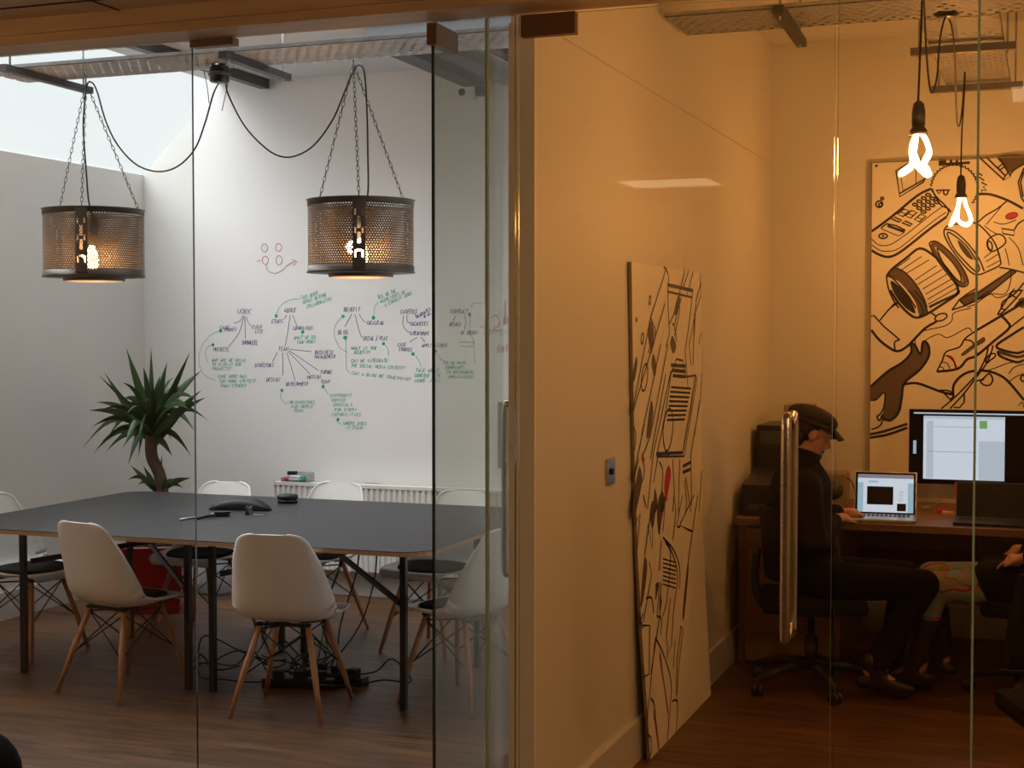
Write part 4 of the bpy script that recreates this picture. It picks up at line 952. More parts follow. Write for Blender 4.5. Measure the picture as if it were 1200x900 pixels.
carry_on(b); b.build('black_line_drawing', m_ink, e)
b = MB()
fills(b, [[(180, 738), (200, 702), (230, 695), (280, 725), (335, 785), (375, 860), (393, 930), (350, 945), (330, 880), (290, 820), (240, 765), (195, 745)], [(760, 103), (900, 97), (900, 145), (850, 172), (822, 190), (790, 150)], [(650, 820), (740, 760), (830, 705), (858, 713), (780, 775), (700, 838), (600, 888), (562, 862)], [(870, 860), (900, 850), (900, 900), (880, 900)]], cA, prj, nrm)
fills(b, [[(90, 510), (180, 430), (260, 380), (305, 330), (307, 288), (325, 292), (355, 340), (370, 277), (393, 292), (395, 350), (350, 420), (268, 490), (255, 570), (238, 640), (200, 683), (158, 680), (162, 610), (165, 540), (120, 576), (92, 578)], [(568, 338), (612, 300), (680, 250), (695, 255), (690, 275), (645, 300), (585, 345)], [(765, 322), (860, 350), (900, 342), (900, 352), (860, 360), (775, 338)]], cB, prj, nrm)
q = smooth([prj(*cA(x, y)) for x, y in ((420, 570), (440, 572), (520, 640), (575, 715), (590, 765), (570, 778), (530, 750), (470, 675), (425, 605))], 4, True)
b.ribbon(q, .024, nrm, .0008, 0, True)
carry_on(b); b.build('grey_painted_areas', m_artgrey, e)
b = MB(); fills(b, [el(835, 418, 30, 15, -15)], cA, prj, nrm); strokes(b, [[(485, 345), (520, 355), (545, 410)], [(540, 415), (530, 375), (495, 345)]], cB, prj, nrm, .008, .002)
carry_on(b); b.build('red_painted_areas', m_artred, e)
# leaning board
# the thin board stands a little off the skirting and sags against the wall
LPR = [(0, -1.428), (.2, -1.436), (.45, -1.450), (.8, -1.463), (1.2, -1.468), (1.6, -1.467), (2.1, -1.465)]
def lx(z):
    z = max(0, min(2.09, z))
    for (a, b), (c_, d) in zip(LPR, LPR[1:]):
        if z <= c_: return b + (d - b) * (z - a) / (c_ - a)
    return LPR[-1][1]
def lp(x, y):
    X = -1.46
    for _ in range(8): q = atx(x, y, X); X = lx(q.z)
    return atx(x, y, X)
ln = Vector((1, 0, 0))
YN, YF, ZT = 5.345, 6.52, 1.915
ZT2 = lp(822, 320).z; yn0, yn1 = lp(762, 894).y, lp(740, 307).y; yf0, yf1 = lp(833, 813).y, lp(822, 320).y
e = E('leaning_art_board', 'tall cream board with black line drawings leaning on the wall', 'artwork', (-1.43, (yn0 + yf0) / 2, 0))
def bp(u, v, d):
    z = .002 + (ZT - .002) * v; ya = yn0 + (yn1 - yn0) * v; yb = yf0 + (yf1 - yf0) * v
    return (lx(z) - d, ya + (yb - ya) * u, z)
b = MB(); nv_ = 24
b.grid(lambda u, v: bp(u, v, 0), 2, nv_, 0); b.grid(lambda u, v: bp(1 - u, v, .012), 2, nv_, 1)
for u_ in (0, 1): b.grid(lambda u, v: bp(u_, v, .012 * (u if u_ else 1 - u)), 1, nv_, 1, smooth=False)
for v_ in (0, 1): b.grid(lambda u, v: bp(u, v_, .012 * v), 1, 1, 1, smooth=False)
b.build('board', [m_canvas, m_canvasedge], e)
cC = lambda x, y: (700 + x * .344, 290 + y * .3444); cD = lambda x, y: (700 + x * .3557, 580 + y * .3557)
SC = [[(225, 65), (240, 90), (243, 130)], ('s', [(235, 68), (180, 240), (118, 560)]), ('ts', [(238, 127), (325, 147)]), ('s', [(238, 150), (322, 170)]), ('s', [(240, 128), (240, 200), (245, 290), (232, 340)]), ('s', [(325, 147), (312, 260), (298, 350), (308, 475)]), ('ts', [(335, 435), (290, 698), (200, 702)]), ('s', [(340, 440), (295, 710), (202, 712)]), ('s', [(203, 700), (232, 560), (250, 430), (268, 380), (290, 385), (300, 440), (335, 435)]),
      ('s', [(297, 80), (262, 220), (245, 260)]), ('s', [(325, 85), (305, 160)]), ('s', [(285, 170), (262, 260)]), ('s', [(310, 80), (290, 140)]), ('s', [(350, 90), (352, 165), (330, 230), (325, 400)]), ('s', [(353, 120), (335, 180), (330, 300)]), [(180, 240), (197, 290), (182, 360)], [(175, 290), (180, 330), (172, 360)], ('c', el(160, 442, 10, 46, 6)), ('c', el(178, 180, 3, 14, 6)), ('c', el(132, 246, 2, 5)), ('c', el(152, 310, 4, 18, 5)),
      ('s', [(230, 190), (120, 560)]), ('s', [(215, 330), (150, 640)]), ('s', [(240, 330), (180, 640), (150, 720)]), ('s', [(250, 420), (190, 700), (170, 890)]), ('s', [(232, 430), (180, 720)]), ('s', [(355, 430), (350, 520), (318, 700), (320, 880)]), ('s', [(348, 520), (330, 640)]), ('s', [(352, 290), (345, 330)]), ('s', [(130, 390), (118, 470)]), [(120, 600), (130, 640), (125, 690)], [(265, 200), (280, 210), (262, 300)], [(255, 260), (262, 270), (270, 320)], ('c', el(240, 620, 16, 72, 4)), [(222, 630), (230, 690), (245, 712)],
      ('ts', [(290, 745), (318, 730)]), ('ts', [(290, 765), (316, 755)]), ('s', [(296, 790), (304, 870), (300, 900)]), ('s', [(300, 780), (312, 860), (318, 900)]), [(210, 730), (222, 760), (218, 830), (205, 880)], [(205, 715), (190, 800)], [(150, 700), (160, 760), (150, 800)], ('s', [(255, 720), (262, 830), (255, 900)]), ('s', [(280, 720), (275, 900)]), ('s', [(355, 760), (345, 900)]), [(140, 720), (120, 800)], ('s', [(330, 240), (312, 330), (318, 400)]), ('s', [(160, 600), (120, 790)])]
for k in range(8): SC.append(('s', [(250 - k * 2, 475 + k * 16), (318 - k * 3, 480 + k * 15)]))
for k in range(3): SC.append(('ts', [(250 + 3 * k, 400 + 18 * k), (300, 404 + 18 * k)]))
SD = [[(215, 140), (250, 180), (270, 240), (270, 310)], [(222, 152), (245, 190), (262, 250), (262, 310)], ('s', [(330, 0), (300, 210), (290, 300)]), ('s', [(318, 0), (270, 100), (300, 115), (312, 120)]), [(280, 0), (262, 95), (272, 105)], ('s', [(275, 432), (262, 540), (258, 660)]), ('s', [(282, 440), (268, 560), (262, 660)]), [(160, 340), (178, 340), (185, 390)], [(195, 400), (210, 408), (208, 460)], ('s', [(205, 400), (175, 590)]), ('s', [(190, 470), (165, 720), (163, 830)]), [(190, 470), (215, 520), (240, 600), (243, 650)], ('s', [(243, 650), (228, 825)]), [(245, 680), (258, 676), (264, 695), (258, 790)], [(175, 670), (187, 690), (185, 740)], ('s', [(187, 700), (205, 860)]), [(163, 790), (175, 800), (178, 840), (165, 880)],
      ('s', [(155, 200), (180, 20)]), ('s', [(120, 100), (140, 60), (130, 180)]), ('s', [(180, 60), (180, 180), (165, 100)]), ('s', [(135, 390), (150, 440)]), ('s', [(150, 390), (135, 430)]), ('s', [(150, 430), (172, 430), (170, 590), (150, 600), (148, 560)]), ('s', [(210, 150), (203, 250)]), [(225, 160), (240, 190), (230, 330), (215, 400)], ('s', [(190, 300), (205, 285), (195, 400)]), ('s', [(210, 290), (205, 400)]), ('s', [(240, 340), (225, 480)]), ('s', [(250, 380), (243, 500), (255, 480), (250, 570)]), ('s', [(230, 480), (228, 540), (238, 500)]), ('s', [(205, 520), (232, 720)]), ('s', [(260, 310), (250, 380)]), ('s', [(170, 220), (178, 260), (150, 420)]), ('s', [(195, 30), (205, 130)]), ('s', [(225, 0), (215, 120)]), ('s', [(160, 40), (150, 0)]), ('s', [(252, 0), (258, 60), (248, 150)])]
for k in range(7): SD.append(('sn', [(215, 210 + k * 14), (258, 222 + k * 14)]))
b = MB(); strokes(b, SC, cC, lp, ln, .0095); strokes(b, SD, cD, lp, ln, .0095)
b.build('black_line_drawing', m_ink, e)
b = MB()
fills(b, [[(180, 250), (192, 290), (184, 350), (172, 300)], [(190, 360), (200, 400), (195, 440), (184, 400)], [(255, 300), (268, 335), (258, 362), (248, 330)], [(182, 522), (190, 560), (178, 640), (166, 640)], [(142, 745), (152, 790), (138, 870), (125, 900), (128, 820)], [(195, 820), (204, 860), (200, 899), (190, 899)], [(218, 830), (228, 850), (225, 899), (212, 899)], [(275, 165), (282, 180), (268, 230), (262, 215)], [(132, 370), (136, 400), (124, 460), (122, 420)]], cC, lp, ln)
fills(b, [[(120, 0), (132, 10), (125, 70), (116, 70)], [(205, 0), (222, 10), (212, 80), (202, 130), (196, 60)], [(180, 20), (192, 40), (182, 110), (172, 70)], [(154, 210), (164, 240), (150, 350), (141, 360)], [(296, 230), (300, 250), (286, 400), (280, 390)], [(194, 290), (202, 300), (190, 350)], [(205, 330), (212, 350), (205, 390)]], cD, lp, ln)
b.build('grey_painted_areas', m_artgrey, e)
b = MB(); fills(b, [[(240, 742), (250, 770), (240, 830), (232, 862), (228, 800)], [(150, 705), (160, 720), (154, 735)]], cC, lp, ln, .002); fills(b, [[(222, 0), (230, 8), (226, 22), (220, 15)]], cD, lp, ln, .002); strokes(b, [('s', [(203, 530), (218, 620), (232, 710)]), ('s', [(185, 720), (203, 850)]), ('s', [(270, 432), (280, 440)])], cD, lp, ln, .007, .002)
b.build('red_painted_areas', m_artred, e)
# ------------------------------------------------------------------ pendant bulbs
def plumen(px, py_top, py_cap, py_bot, Y, label, flare):
    top = aty(px, py_top, Y); cap = aty(px, py_cap, Y); bot = aty(px, py_bot, Y); X = aty(px, (py_cap + py_bot) / 2, Y).x
    H = cap.z - bot.z
    e = E('pendant_bulb', label, 'pendant bulb', (X, Y, bot.z), 0, 'bare looped bulbs hanging over the desk')
    L = top.z - cap.z
    MB().lathe([(.006, top.z), (.017, top.z - .01), (.022, top.z - L * .35), (.022, cap.z + L * .28), (.019, cap.z + L * .25), (.028, cap.z + L * .12), (.03, cap.z), (0, cap.z)][::-1], 20, (X, Y, 0)).build('lamp_holder', m_dkgrey, e)
    b = MB()
    for k in range(3):
        ph = 2 * PI * k / 3 + .5; pts = []
        if flare: seq = [(0, .014, -.4), (.25, .03, -.6), (.5, .036, -.5), (.72, .022, -.2), (.85, .03, .1), (.97, .052, .35), (1, .056, .6), (.93, .05, .8), (.8, .028, 1.0), (.68, .022, 1.2), (.45, .034, 1.5), (.2, .028, 1.7), (0, .014, 1.8)]
        else: seq = [(0, .014, -.3), (.3, .024, -.4), (.6, .04, -.4), (.85, .05, -.2), (1, .048, .3), (1, .048, .8), (.85, .05, 1.3), (.6, .04, 1.5), (.3, .024, 1.6), (0, .014, 1.5)]
        for t, r, a in seq: pts.append((X + r * math.cos(ph + a), Y + r * math.sin(ph + a), cap.z - t * H))
        b.tube(smooth(pts, 4), .0078, 8)
    b.build('glowing_tube', m_plumen, e)
    L_ = bpy.data.lights.new('pendant_bulb_light', 'POINT'); L_.energy = PB; L_.color = PCOL; L_.shadow_soft_size = .05
    lo = bpy.data.objects.new('pendant_bulb_light', L_); COL.objects.link(lo); lo.location = (X, Y, cap.z - H * .55)
    return top
PB, PCOL = 24, (1, .385, .07)
SKYZ = 17.5
t1 = plumen(1076, 118, 158, 204, 5.02, 'lit bare looped bulb, the larger one nearer the glass', True)
t2 = plumen(1126, 205, 232, 263, 7.42, 'lit bare looped bulb, the smaller one hanging before the mural', False)
t3 = plumen(1560, 205, 232, 263, 6.6, 'added bare looped bulb out of view over the right part of the desk', False)  # third bulb, added out of view to the right
cable('bulb_cord', [t3, (t3.x, t3.y, ZC)], .003, 'black cord of the added bulb over the right part of the desk', 'cord')
rc = aty(1109, 12, 6.0)
e = E('ceiling_rose', 'black round ceiling rose on the tray with cords looping from it', 'ceiling rose', (rc.x, 6.0, rc.z - .02))
MB().lathe([(.03, -.028), (.046, -.02), (.05, -.012), (.05, .012), (.045, .018), (0, .018)], 28, (rc.x, 6.0, rc.z)).build('housing', m_black, e)
MB().tube([(rc.x, 6.0, rc.z + .01), (rc.x, 6.0, 2.93)], .008, 8).build('stem', m_black, e)
cable('bulb_cord', [t1, aty(1078, 70, 5.03), aty(1080, 20, 5.06), aty(1081, -25, 5.1), aty(1083, 5, 5.2), aty(1085, 50, 5.35), aty(1088, 90, 5.5), aty(1092, 109, 5.6), aty(1098, 90, 5.7), aty(1101, 50, 5.85), aty(1105, 28, 5.95), (rc.x, 6.0, rc.z - .02)], .0036, 'black cord looping from the ceiling rose to the larger near bulb', 'cord')
cable('bulb_cord', [(rc.x, 6.0, rc.z - .02), aty(1115, 30, 6.1), aty(1119, 60, 6.3), aty(1120, 100, 6.7), aty(1121, 138, 7.0), aty(1123, 148, 7.1), aty(1126, 140, 7.2), aty(1129, 110, 7.3), aty(1131, 79, 7.4), aty(1130, 110, 7.42), aty(1127, 160, 7.42), t2], .0036, 'black cord looping from the ceiling rose to the smaller far bulb', 'cord')
# ------------------------------------------------------------------ desk and what stands on it
DZ = .735
yf = atz(1050, 615, DZ).y; YD = 8.13
e = E('long_desk', 'long dark brown desk along the back wall of the right office', 'desk', (.4, (yf + YD) / 2, 0))
MB().box(XM1 + .03, 2.5, yf, YD, DZ - .035, DZ, bev=.003).build('desktop', m_desk, e)
for xx in (XM1 + .04, -.98, .75, 2.4): MB().box(xx, xx + .035, yf + .06, YD - .02, 0, DZ - .035).build('leg_panel', m_desk, e)
MB().box(-.94, 2.4, YD - .06, YD - .04, .3, DZ - .035).build('modesty_panel', m_desk, e)
e = E('desk_cabinet', 'low brown cabinet under the left end of the desk by the wall', 'cabinet', (-1.2, yf + .3, 0))
MB().box(XM1 + .08, -.985, yf + .03, yf + .55, .02, DZ - .04, bev=.003).build('body', m_desk, e)
MB().box(XM1 + .085, -.99, yf + .012, yf + .029, .03, DZ - .05, bev=.002).build('door', m_desk, e)
# printer and tower
c0, c1 = aty(858, 600, yf + .12), aty(902, 562, yf + .12)
e = E('printer', 'black desktop printer at the left end of the desk by the wall', 'printer', ((c0.x + c1.x) / 2, yf + .3, DZ))
b = MB(); xa, xb = XM1 + .05, c1.x + .02
pr = [(yf + .1, DZ), (yf + .48, DZ), (yf + .48, DZ + .2), (yf + .42, DZ + .215), (yf + .1, DZ + .155)]
b.add([(xa, y, z) for y, z in pr] + [(xb, y, z) for y, z in pr], [(4, 3, 2, 1, 0), (5, 6, 7, 8, 9)] + [(i, (i + 1) % 5, (i + 1) % 5 + 5, i + 5) for i in range(5)]); b.build('body', m_black, e)
b = MB(); b.box(xa + .03, xb - .03, yf + .085, yf + .1, DZ + .03, DZ + .06); b.build('paper_slot', m_dkgrey, e)
c0, c1 = aty(889, 600, yf + .62), aty(932, 498, yf + .62)
e = E('tower_computer', 'tall black computer case standing behind the seated person', 'computer', ((c0.x + c1.x) / 2, yf + .7, DZ))
MB().box(c0.x, c1.x + .04, yf + .55, yf + .93, DZ, c1.z, bev=.006).build('case', m_black, e)
MB().box(c0.x + .02, c1.x, yf + .542, yf + .55, c1.z - .1, c1.z - .03).build('drive_bay', m_dkgrey, e)
c0, c1 = aty(921, 496, yf + .75), aty(952, 474, yf + .75)
tag(MB().box(c0.x, c1.x, yf + .68, yf + .9, c1.z - .09, c1.z, bev=.003).build('carton', M('brown_card', (.4, .25, .12), .8)), 'small brown carton on top of the black computer case', 'box')
c0, c1 = aty(963, 582, yf + .6), aty(992, 554, yf + .6)
e = E('desk_speaker', 'small grey speaker box on the desk behind the seated person', 'speaker', ((c0.x + c1.x) / 2, yf + .65, DZ))
MB().box(c0.x, c1.x, yf + .58, yf + .75, DZ, c1.z, bev=.012).build('body', M('speaker_grey', (.3, .24, .17), .5), e)
MB().lathe([(0, -.004), (.045, -.004), (.05, 0), (0, 0)], 20, M4=Matrix.Translation(((c0.x + c1.x) / 2, yf + .579, (DZ + c1.z) / 2)) @ Matrix.Rotation(PI / 2, 4, 'X')).build('cone', m_dkgrey, e)
cable('speaker_cable', [aty(990, 560, yf + .6), aty(996, 562, yf + .6), aty(1001, 572, yf + .55), aty(1003, 590, yf + .5)], .003, 'thin dark cable curling beside the small grey speaker')
# laptop
def laptop(px0, py0, px1, py1, Yh, label, body, lit):
    a = aty(px0, py0, Yh); bb = aty(px1, py1, Yh); wd = (bb.x - a.x); cx_ = (a.x + bb.x) / 2; hh = max(.19, a.z * 0 + (aty(px0, py1 if not lit else 550, Yh + .05).z - DZ))
    e = E('laptop', label, 'laptop', (cx_, Yh, DZ), 0)
    MB().box(-wd / 2, wd / 2, -.235, 0, .002, .018, bev=.004).build('base', body, e, world=False)
    kb = MB()
    for r in range(5):
        for k in range(12): kb.box(-wd / 2 + .025 + k * (wd - .05) / 12, -wd / 2 + .022 + (k + .9) * (wd - .05) / 12, -.12 + r * .02, -.104 + r * .02, .0175, .0195)
    kb.build('keyboard', m_key, e, world=False)
    T4 = Matrix.Rotation(R_(-14), 4, 'X')
    MB().box(-wd / 2, wd / 2, -.004, .004, .005, hh, M4=T4, bev=.003).build('lid', body, e, world=False)
    s = MB().box(-wd / 2 + .006, wd / 2 - .006, -.0055, -.0045, .012, hh - .006, M4=T4); so = s.build('screen', m_scr, e, world=False)
    if lit:
        def q(nm, m, x0, x1, z0, z1, d): 
            MB().box(-wd / 2 + .016 + x0 * (wd - .032), -wd / 2 + .016 + x1 * (wd - .032), -.0062 - d * .0006, -.0058 - d * .0006, .024 + z0 * (hh - .04), .024 + z1 * (hh - .04), M4=T4).build(nm, m, so, world=False)
        q('web_page', m_page, 0, 1, 0, .93, 0); q('window_bar', m_pmag, 0, 1, .9, 1, 1); q('page_margin', m_pcyan, 0, .1, .0, .78, 1); q('page_margin', m_pcyan, .9, 1, 0, .78, 1)
        q('video_frame', m_scr, .17, .64, .2, .68, 2); q('thumbnail', m_scr, .71, .87, .04, .24, 2); q('page_heading', m_pcyan, .2, .36, .78, .83, 2)
        b = MB(); 
        for k in range(6): b.box(-wd / 2 + .016 + .74 * (wd - .032), -wd / 2 + .016 + (.8 + .03 * (k % 2)) * (wd - .032), -.0078, -.0074, .024 + (.3 + .05 * k) * (hh - .04), .024 + (.31 + .05 * k) * (hh - .04), M4=T4)
        b.build('text_lines', m_pgrey, so, world=False)
    return e
lt = laptop(1001, 600, 1074, 600, yf + .27, 'open silver laptop with a lit web page, at the left of the monitor', m_alu, True)
lt.rotation_euler.z = R_(4)
laptop(1120, 610, 1215, 612, yf + .30, 'open black laptop with a dark screen before the big monitor', m_black, False)
# all-in-one monitor
MY = yf + .52
z1, z0 = aty(1067, 479, MY).z, aty(1067, 566, MY).z; zc = aty(1067, 583, MY).z; x0 = aty(1065, 520, MY).x; x1 = x0 + .66
e = E('desktop_monitor', 'large all-in-one desktop computer with a black-edged lit screen', 'monitor', ((x0 + x1) / 2, MY, DZ))
MB().box(x0, x1, MY, MY + .03, zc, z1, bev=.006).build('case', m_alu, e)
so = MB().box(x0 + .001, x1 - .001, MY - .004, MY - .0005, z0, z1 - .001).build('screen', m_scr, e)
cxm = (x0 + x1) / 2
b = MB().box(cxm - .1, cxm + .1, MY - .06, MY + .12, DZ, DZ + .01, bev=.003); b.beam((cxm, MY + .08, DZ + .005), (cxm, MY + .03, zc + .1), .16, .008, up=(0, 1, 0)); b.build('stand', m_alu, e)
def scr(nm, m, pa, pb_, d):
    A = aty(pa[0], pa[1], MY); B_ = aty(pb_[0], pb_[1], MY); MB().box(A.x, B_.x, MY - .005 - d * .0008, MY - .0045 - d * .0008, B_.z, A.z).build(nm, m, so)
scr('menu_bar', m_page2, (1071, 484.6), (1240, 486), 0); scr('document_window', m_page, (1082.5, 487), (1177, 564), 0)
scr('side_panel', m_page2, (1147, 517), (1177, 564), 1); scr('tool_bar', m_page2, (1082.5, 487), (1177, 492), 1); scr('left_column', m_page2, (1086, 493), (1093.5, 560), 1)
scr('green_picture', m_pgreen, (1148, 493), (1157, 502.5), 2); scr('divider', m_pgrey, (1087, 529), (1145, 530), 2); scr('text_row', m_pgrey, (1095, 500), (1145, 500.6), 2); scr('icon_strip', m_pcyan, (1070.3, 516), (1073.8, 531.5), 1)
a, b2 = aty(1119, 565, MY - .008), aty(1138, 582, MY - .008)
tag(MB().box(a.x, b2.x, MY - .009, MY - .0085, b2.z, a.z).build('sticky_note', m_orange), 'orange sticky note hanging from the bottom edge of the monitor', 'sticky note')
for (px, py, w_, m_, lb) in ((1103, 598, .05, m_redp, 'small red paper slip on the desk between the two laptops'), (1111, 601, .055, m_cream, 'small cream notepad on the desk between the two laptops')):
    c = atz(px, py, DZ + .01); tag(MB().box(c.x - w_ / 2, c.x + w_ / 2, c.y - .03, c.y + .03, DZ, DZ + .016, bev=.001).build('notepad' if m_ is m_cream else 'paper_slip', m_), lb, 'paper')
cable('desk_cable', [atz(1083, 595, DZ + .005), atz(1095, 592, DZ + .005), atz(1102, 586, DZ + .005), atz(1110, 583, DZ + .005)], .003, 'thin pale cable on the desk beside the silver laptop', m=m_grey)
tag(MB().box(atz(1079, 597, DZ).x, atz(1088, 597, DZ).x, atz(1083, 596, DZ).y - .02, atz(1083, 596, DZ).y + .015, DZ, DZ + .012, bev=.002).build('memory_stick', m_grey), 'small grey plug lying on the desk right of the silver laptop', 'plug')
# ------------------------------------------------------------------ office chairs
def office_chair(loc, rz, label, h=.45):
    e = E('office_chair', label, 'office chair', loc, rz, 'black swivel chairs in the right office')
    b = MB(); b.box(-.24, .24, -.23, .24, h - .07, h, bev=.03); b.build('seat', m_cup, e, world=False)
    b = MB(); b.grid(lambda u, v: ((u - .5) * (.44 - .1 * v * v), -.215 - .03 * v + .16 * (abs(u - .5) * 2) ** 2 * .35, h + .08 + v * .32), 10, 10)
    b.build('backrest', m_cup, e, world=False, mods=lambda o: (setattr(o.modifiers.new('s', 'SOLIDIFY'), 'thickness', .05)))
    MB().tube(smooth([(0, -.1, h - .08), (0, -.22, h - .06), (0, -.26, h + .05), (0, -.25, h + .2)], 4), .022, 8).build('back_support', m_black, e, world=False)
    b = MB(); b.tube([(0, 0, .1), (0, 0, .25), (0, 0, .25), (0, 0, h - .07)], [.032, .032, .016, .016], 12); b.box(-.1, .1, -.12, .1, h - .1, h - .07, bev=.008); b.build('gas_lift', m_black, e, world=False)
    b = MB()
    for k in range(5):
        a = 2 * PI * k / 5 + .3; b.tube([(0, 0, .12), (.15 * math.cos(a), .15 * math.sin(a), .115), (.3 * math.cos(a), .3 * math.sin(a), .075)], [.03, .024, .015], 8)
    b.build('star_base', m_black, e, world=False)
    for k in range(5):
        a = 2 * PI * k / 5 + .3; cx_, cy_ = .3 * math.cos(a), .3 * math.sin(a); b = MB()
        for s_ in (-1, 1):
            M4 = Matrix.Translation((cx_, cy_, .03)) @ Matrix.Rotation(a + .7, 4, 'Z') @ Matrix.Translation((0, s_ * .014, 0)) @ Matrix.Rotation(PI / 2, 4, 'X')
            b.lathe([(0, -.009), (.024, -.009), (.03, -.004), (.03, .004), (.024, .009), (0, .009)], 14, M4=M4)
        b.tube([(cx_, cy_, .03), (cx_, cy_, .08)], .008, 6)
        b.build('caster', m_black, e, world=False)
    return e
PX, PY = -1.0, 6.75
office_chair((PX - .02, PY, 0), R_(-78), 'black swivel chair carrying the person in the flat cap')
office_chair((-.03, 6.93, 0), R_(88), 'black swivel chair under the person in printed leggings', .46)
office_chair((.13, 5.15, 0), R_(200), 'empty black swivel chair nearest the glass at the lower right', .42)
# ------------------------------------------------------------------ people
def skin_mesh(chains, sub=1):
    """chains of (pos, radius): closed tapered limbs with round joints, fused into one surface by the remesh modifier"""
    b = MB()
    for chn in chains:
        pts = [(Vector(p), r) for p, r in chn]
        for (p, r), (q, t) in zip(pts, pts[1:]):
            n = 5; b.tube([p + (q - p) * k / n for k in range(n + 1)], [r + (t - r) * k / n for k in range(n + 1)], 14)
        for p, r in pts: b.ell(p, r, 14, 10)
    return b
def fuse(vox):
    def f(o):
        r = o.modifiers.new('r', 'REMESH'); r.mode = 'VOXEL'; r.voxel_size = vox; r.use_smooth_shade = True
        s = o.modifiers.new('sm', 'SMOOTH'); s.iterations = 6; s.factor = .5
    return f
def hand(b, wrist, d, palm_n, mirror=1, curl=.5):
    """five fingers; d = pointing direction, palm_n = out of the back of the hand"""
    d = Vector(d).normalized(); n = Vector(palm_n); n = (n - d * n.dot(d)).normalized(); s = d.cross(n) * mirror; w = Vector(wrist)
    hb = skin_mesh([[(w, .024), (w + d * .045, (.022)), (w + d * .08, .02)]], 1)
    b.add(hb.v, hb.f, 0, True)
    rot = None
    b.ell(w + d * .055, (.04, .04, .03), 12, 8)
    for k, (off, L) in enumerate(((-.03, .068), (-.01, .078), (.01, .072), (.03, .058))):
        p0 = w + d * .075 + s * off; p1 = p0 + d * L * .45 - n * L * .1 * curl; p2 = p1 + d * L * .3 - n * L * .35 * curl; p3 = p2 + d * L * .15 - n * L * .35 * curl
        b.tube([w + d * .05 + s * off * .8, p0, p1, p2, p3], [.009, .0095, .009, .008, .006], 8)
    t0 = w + d * .03 - s * .03; t1 = t0 + d * .03 - s * .022 - n * .008; t2 = t1 + d * .03 - s * .004 - n * .01
    b.tube([w + d * .02 - s * .015, t0, t1, t2], [.012, .012, .0105, .008], 8)
def head(b, c, fwd, pitch=0):
    """skull + jaw + nose + ears, facing fwd (unit, xy)"""
    c = Vector(c); f = Vector((fwd[0], fwd[1], -math.sin(pitch))).normalized(); r = Vector((f.y, -f.x, 0)).normalized(); u = r.cross(f); rot = Matrix((r, f, u)).transposed()
    P = lambda x, y, z: c + rot @ Vector((x, y, z))
    b.ell(P(0, -.008, .03), (.074, .094, .088), 20, 14, rot=rot); b.ell(P(0, .022, -.035), (.056, .066, .075), 16, 12, rot=rot)
    b.ell(P(0, .072, -.085), (.026, .022, .02), 12, 8, rot=rot)
    b.tube([P(0, .086, .018), P(0, .1, -.012), P(0, .112, -.03), P(0, .092, -.038)], [.01, .012, .014, .008], 8)
    b.ell(P(0, .086, -.058), (.022, .012, .006), 10, 6, rot=rot); b.ell(P(0, .085, -.068), (.02, .012, .007), 10, 6, rot=rot)
    for s_ in (-1, 1):
        b.ell(P(s_ * .076, -.004, -.008), (.01, .022, .032), 10, 8, rot=rot); b.ell(P(s_ * .03, .083, .022), (.02, .012, .008), 10, 6, rot=rot)
        b.ell(P(s_ * .03, .084, .006), (.013, .012, .01), 10, 6, rot=rot)
    return P, rot
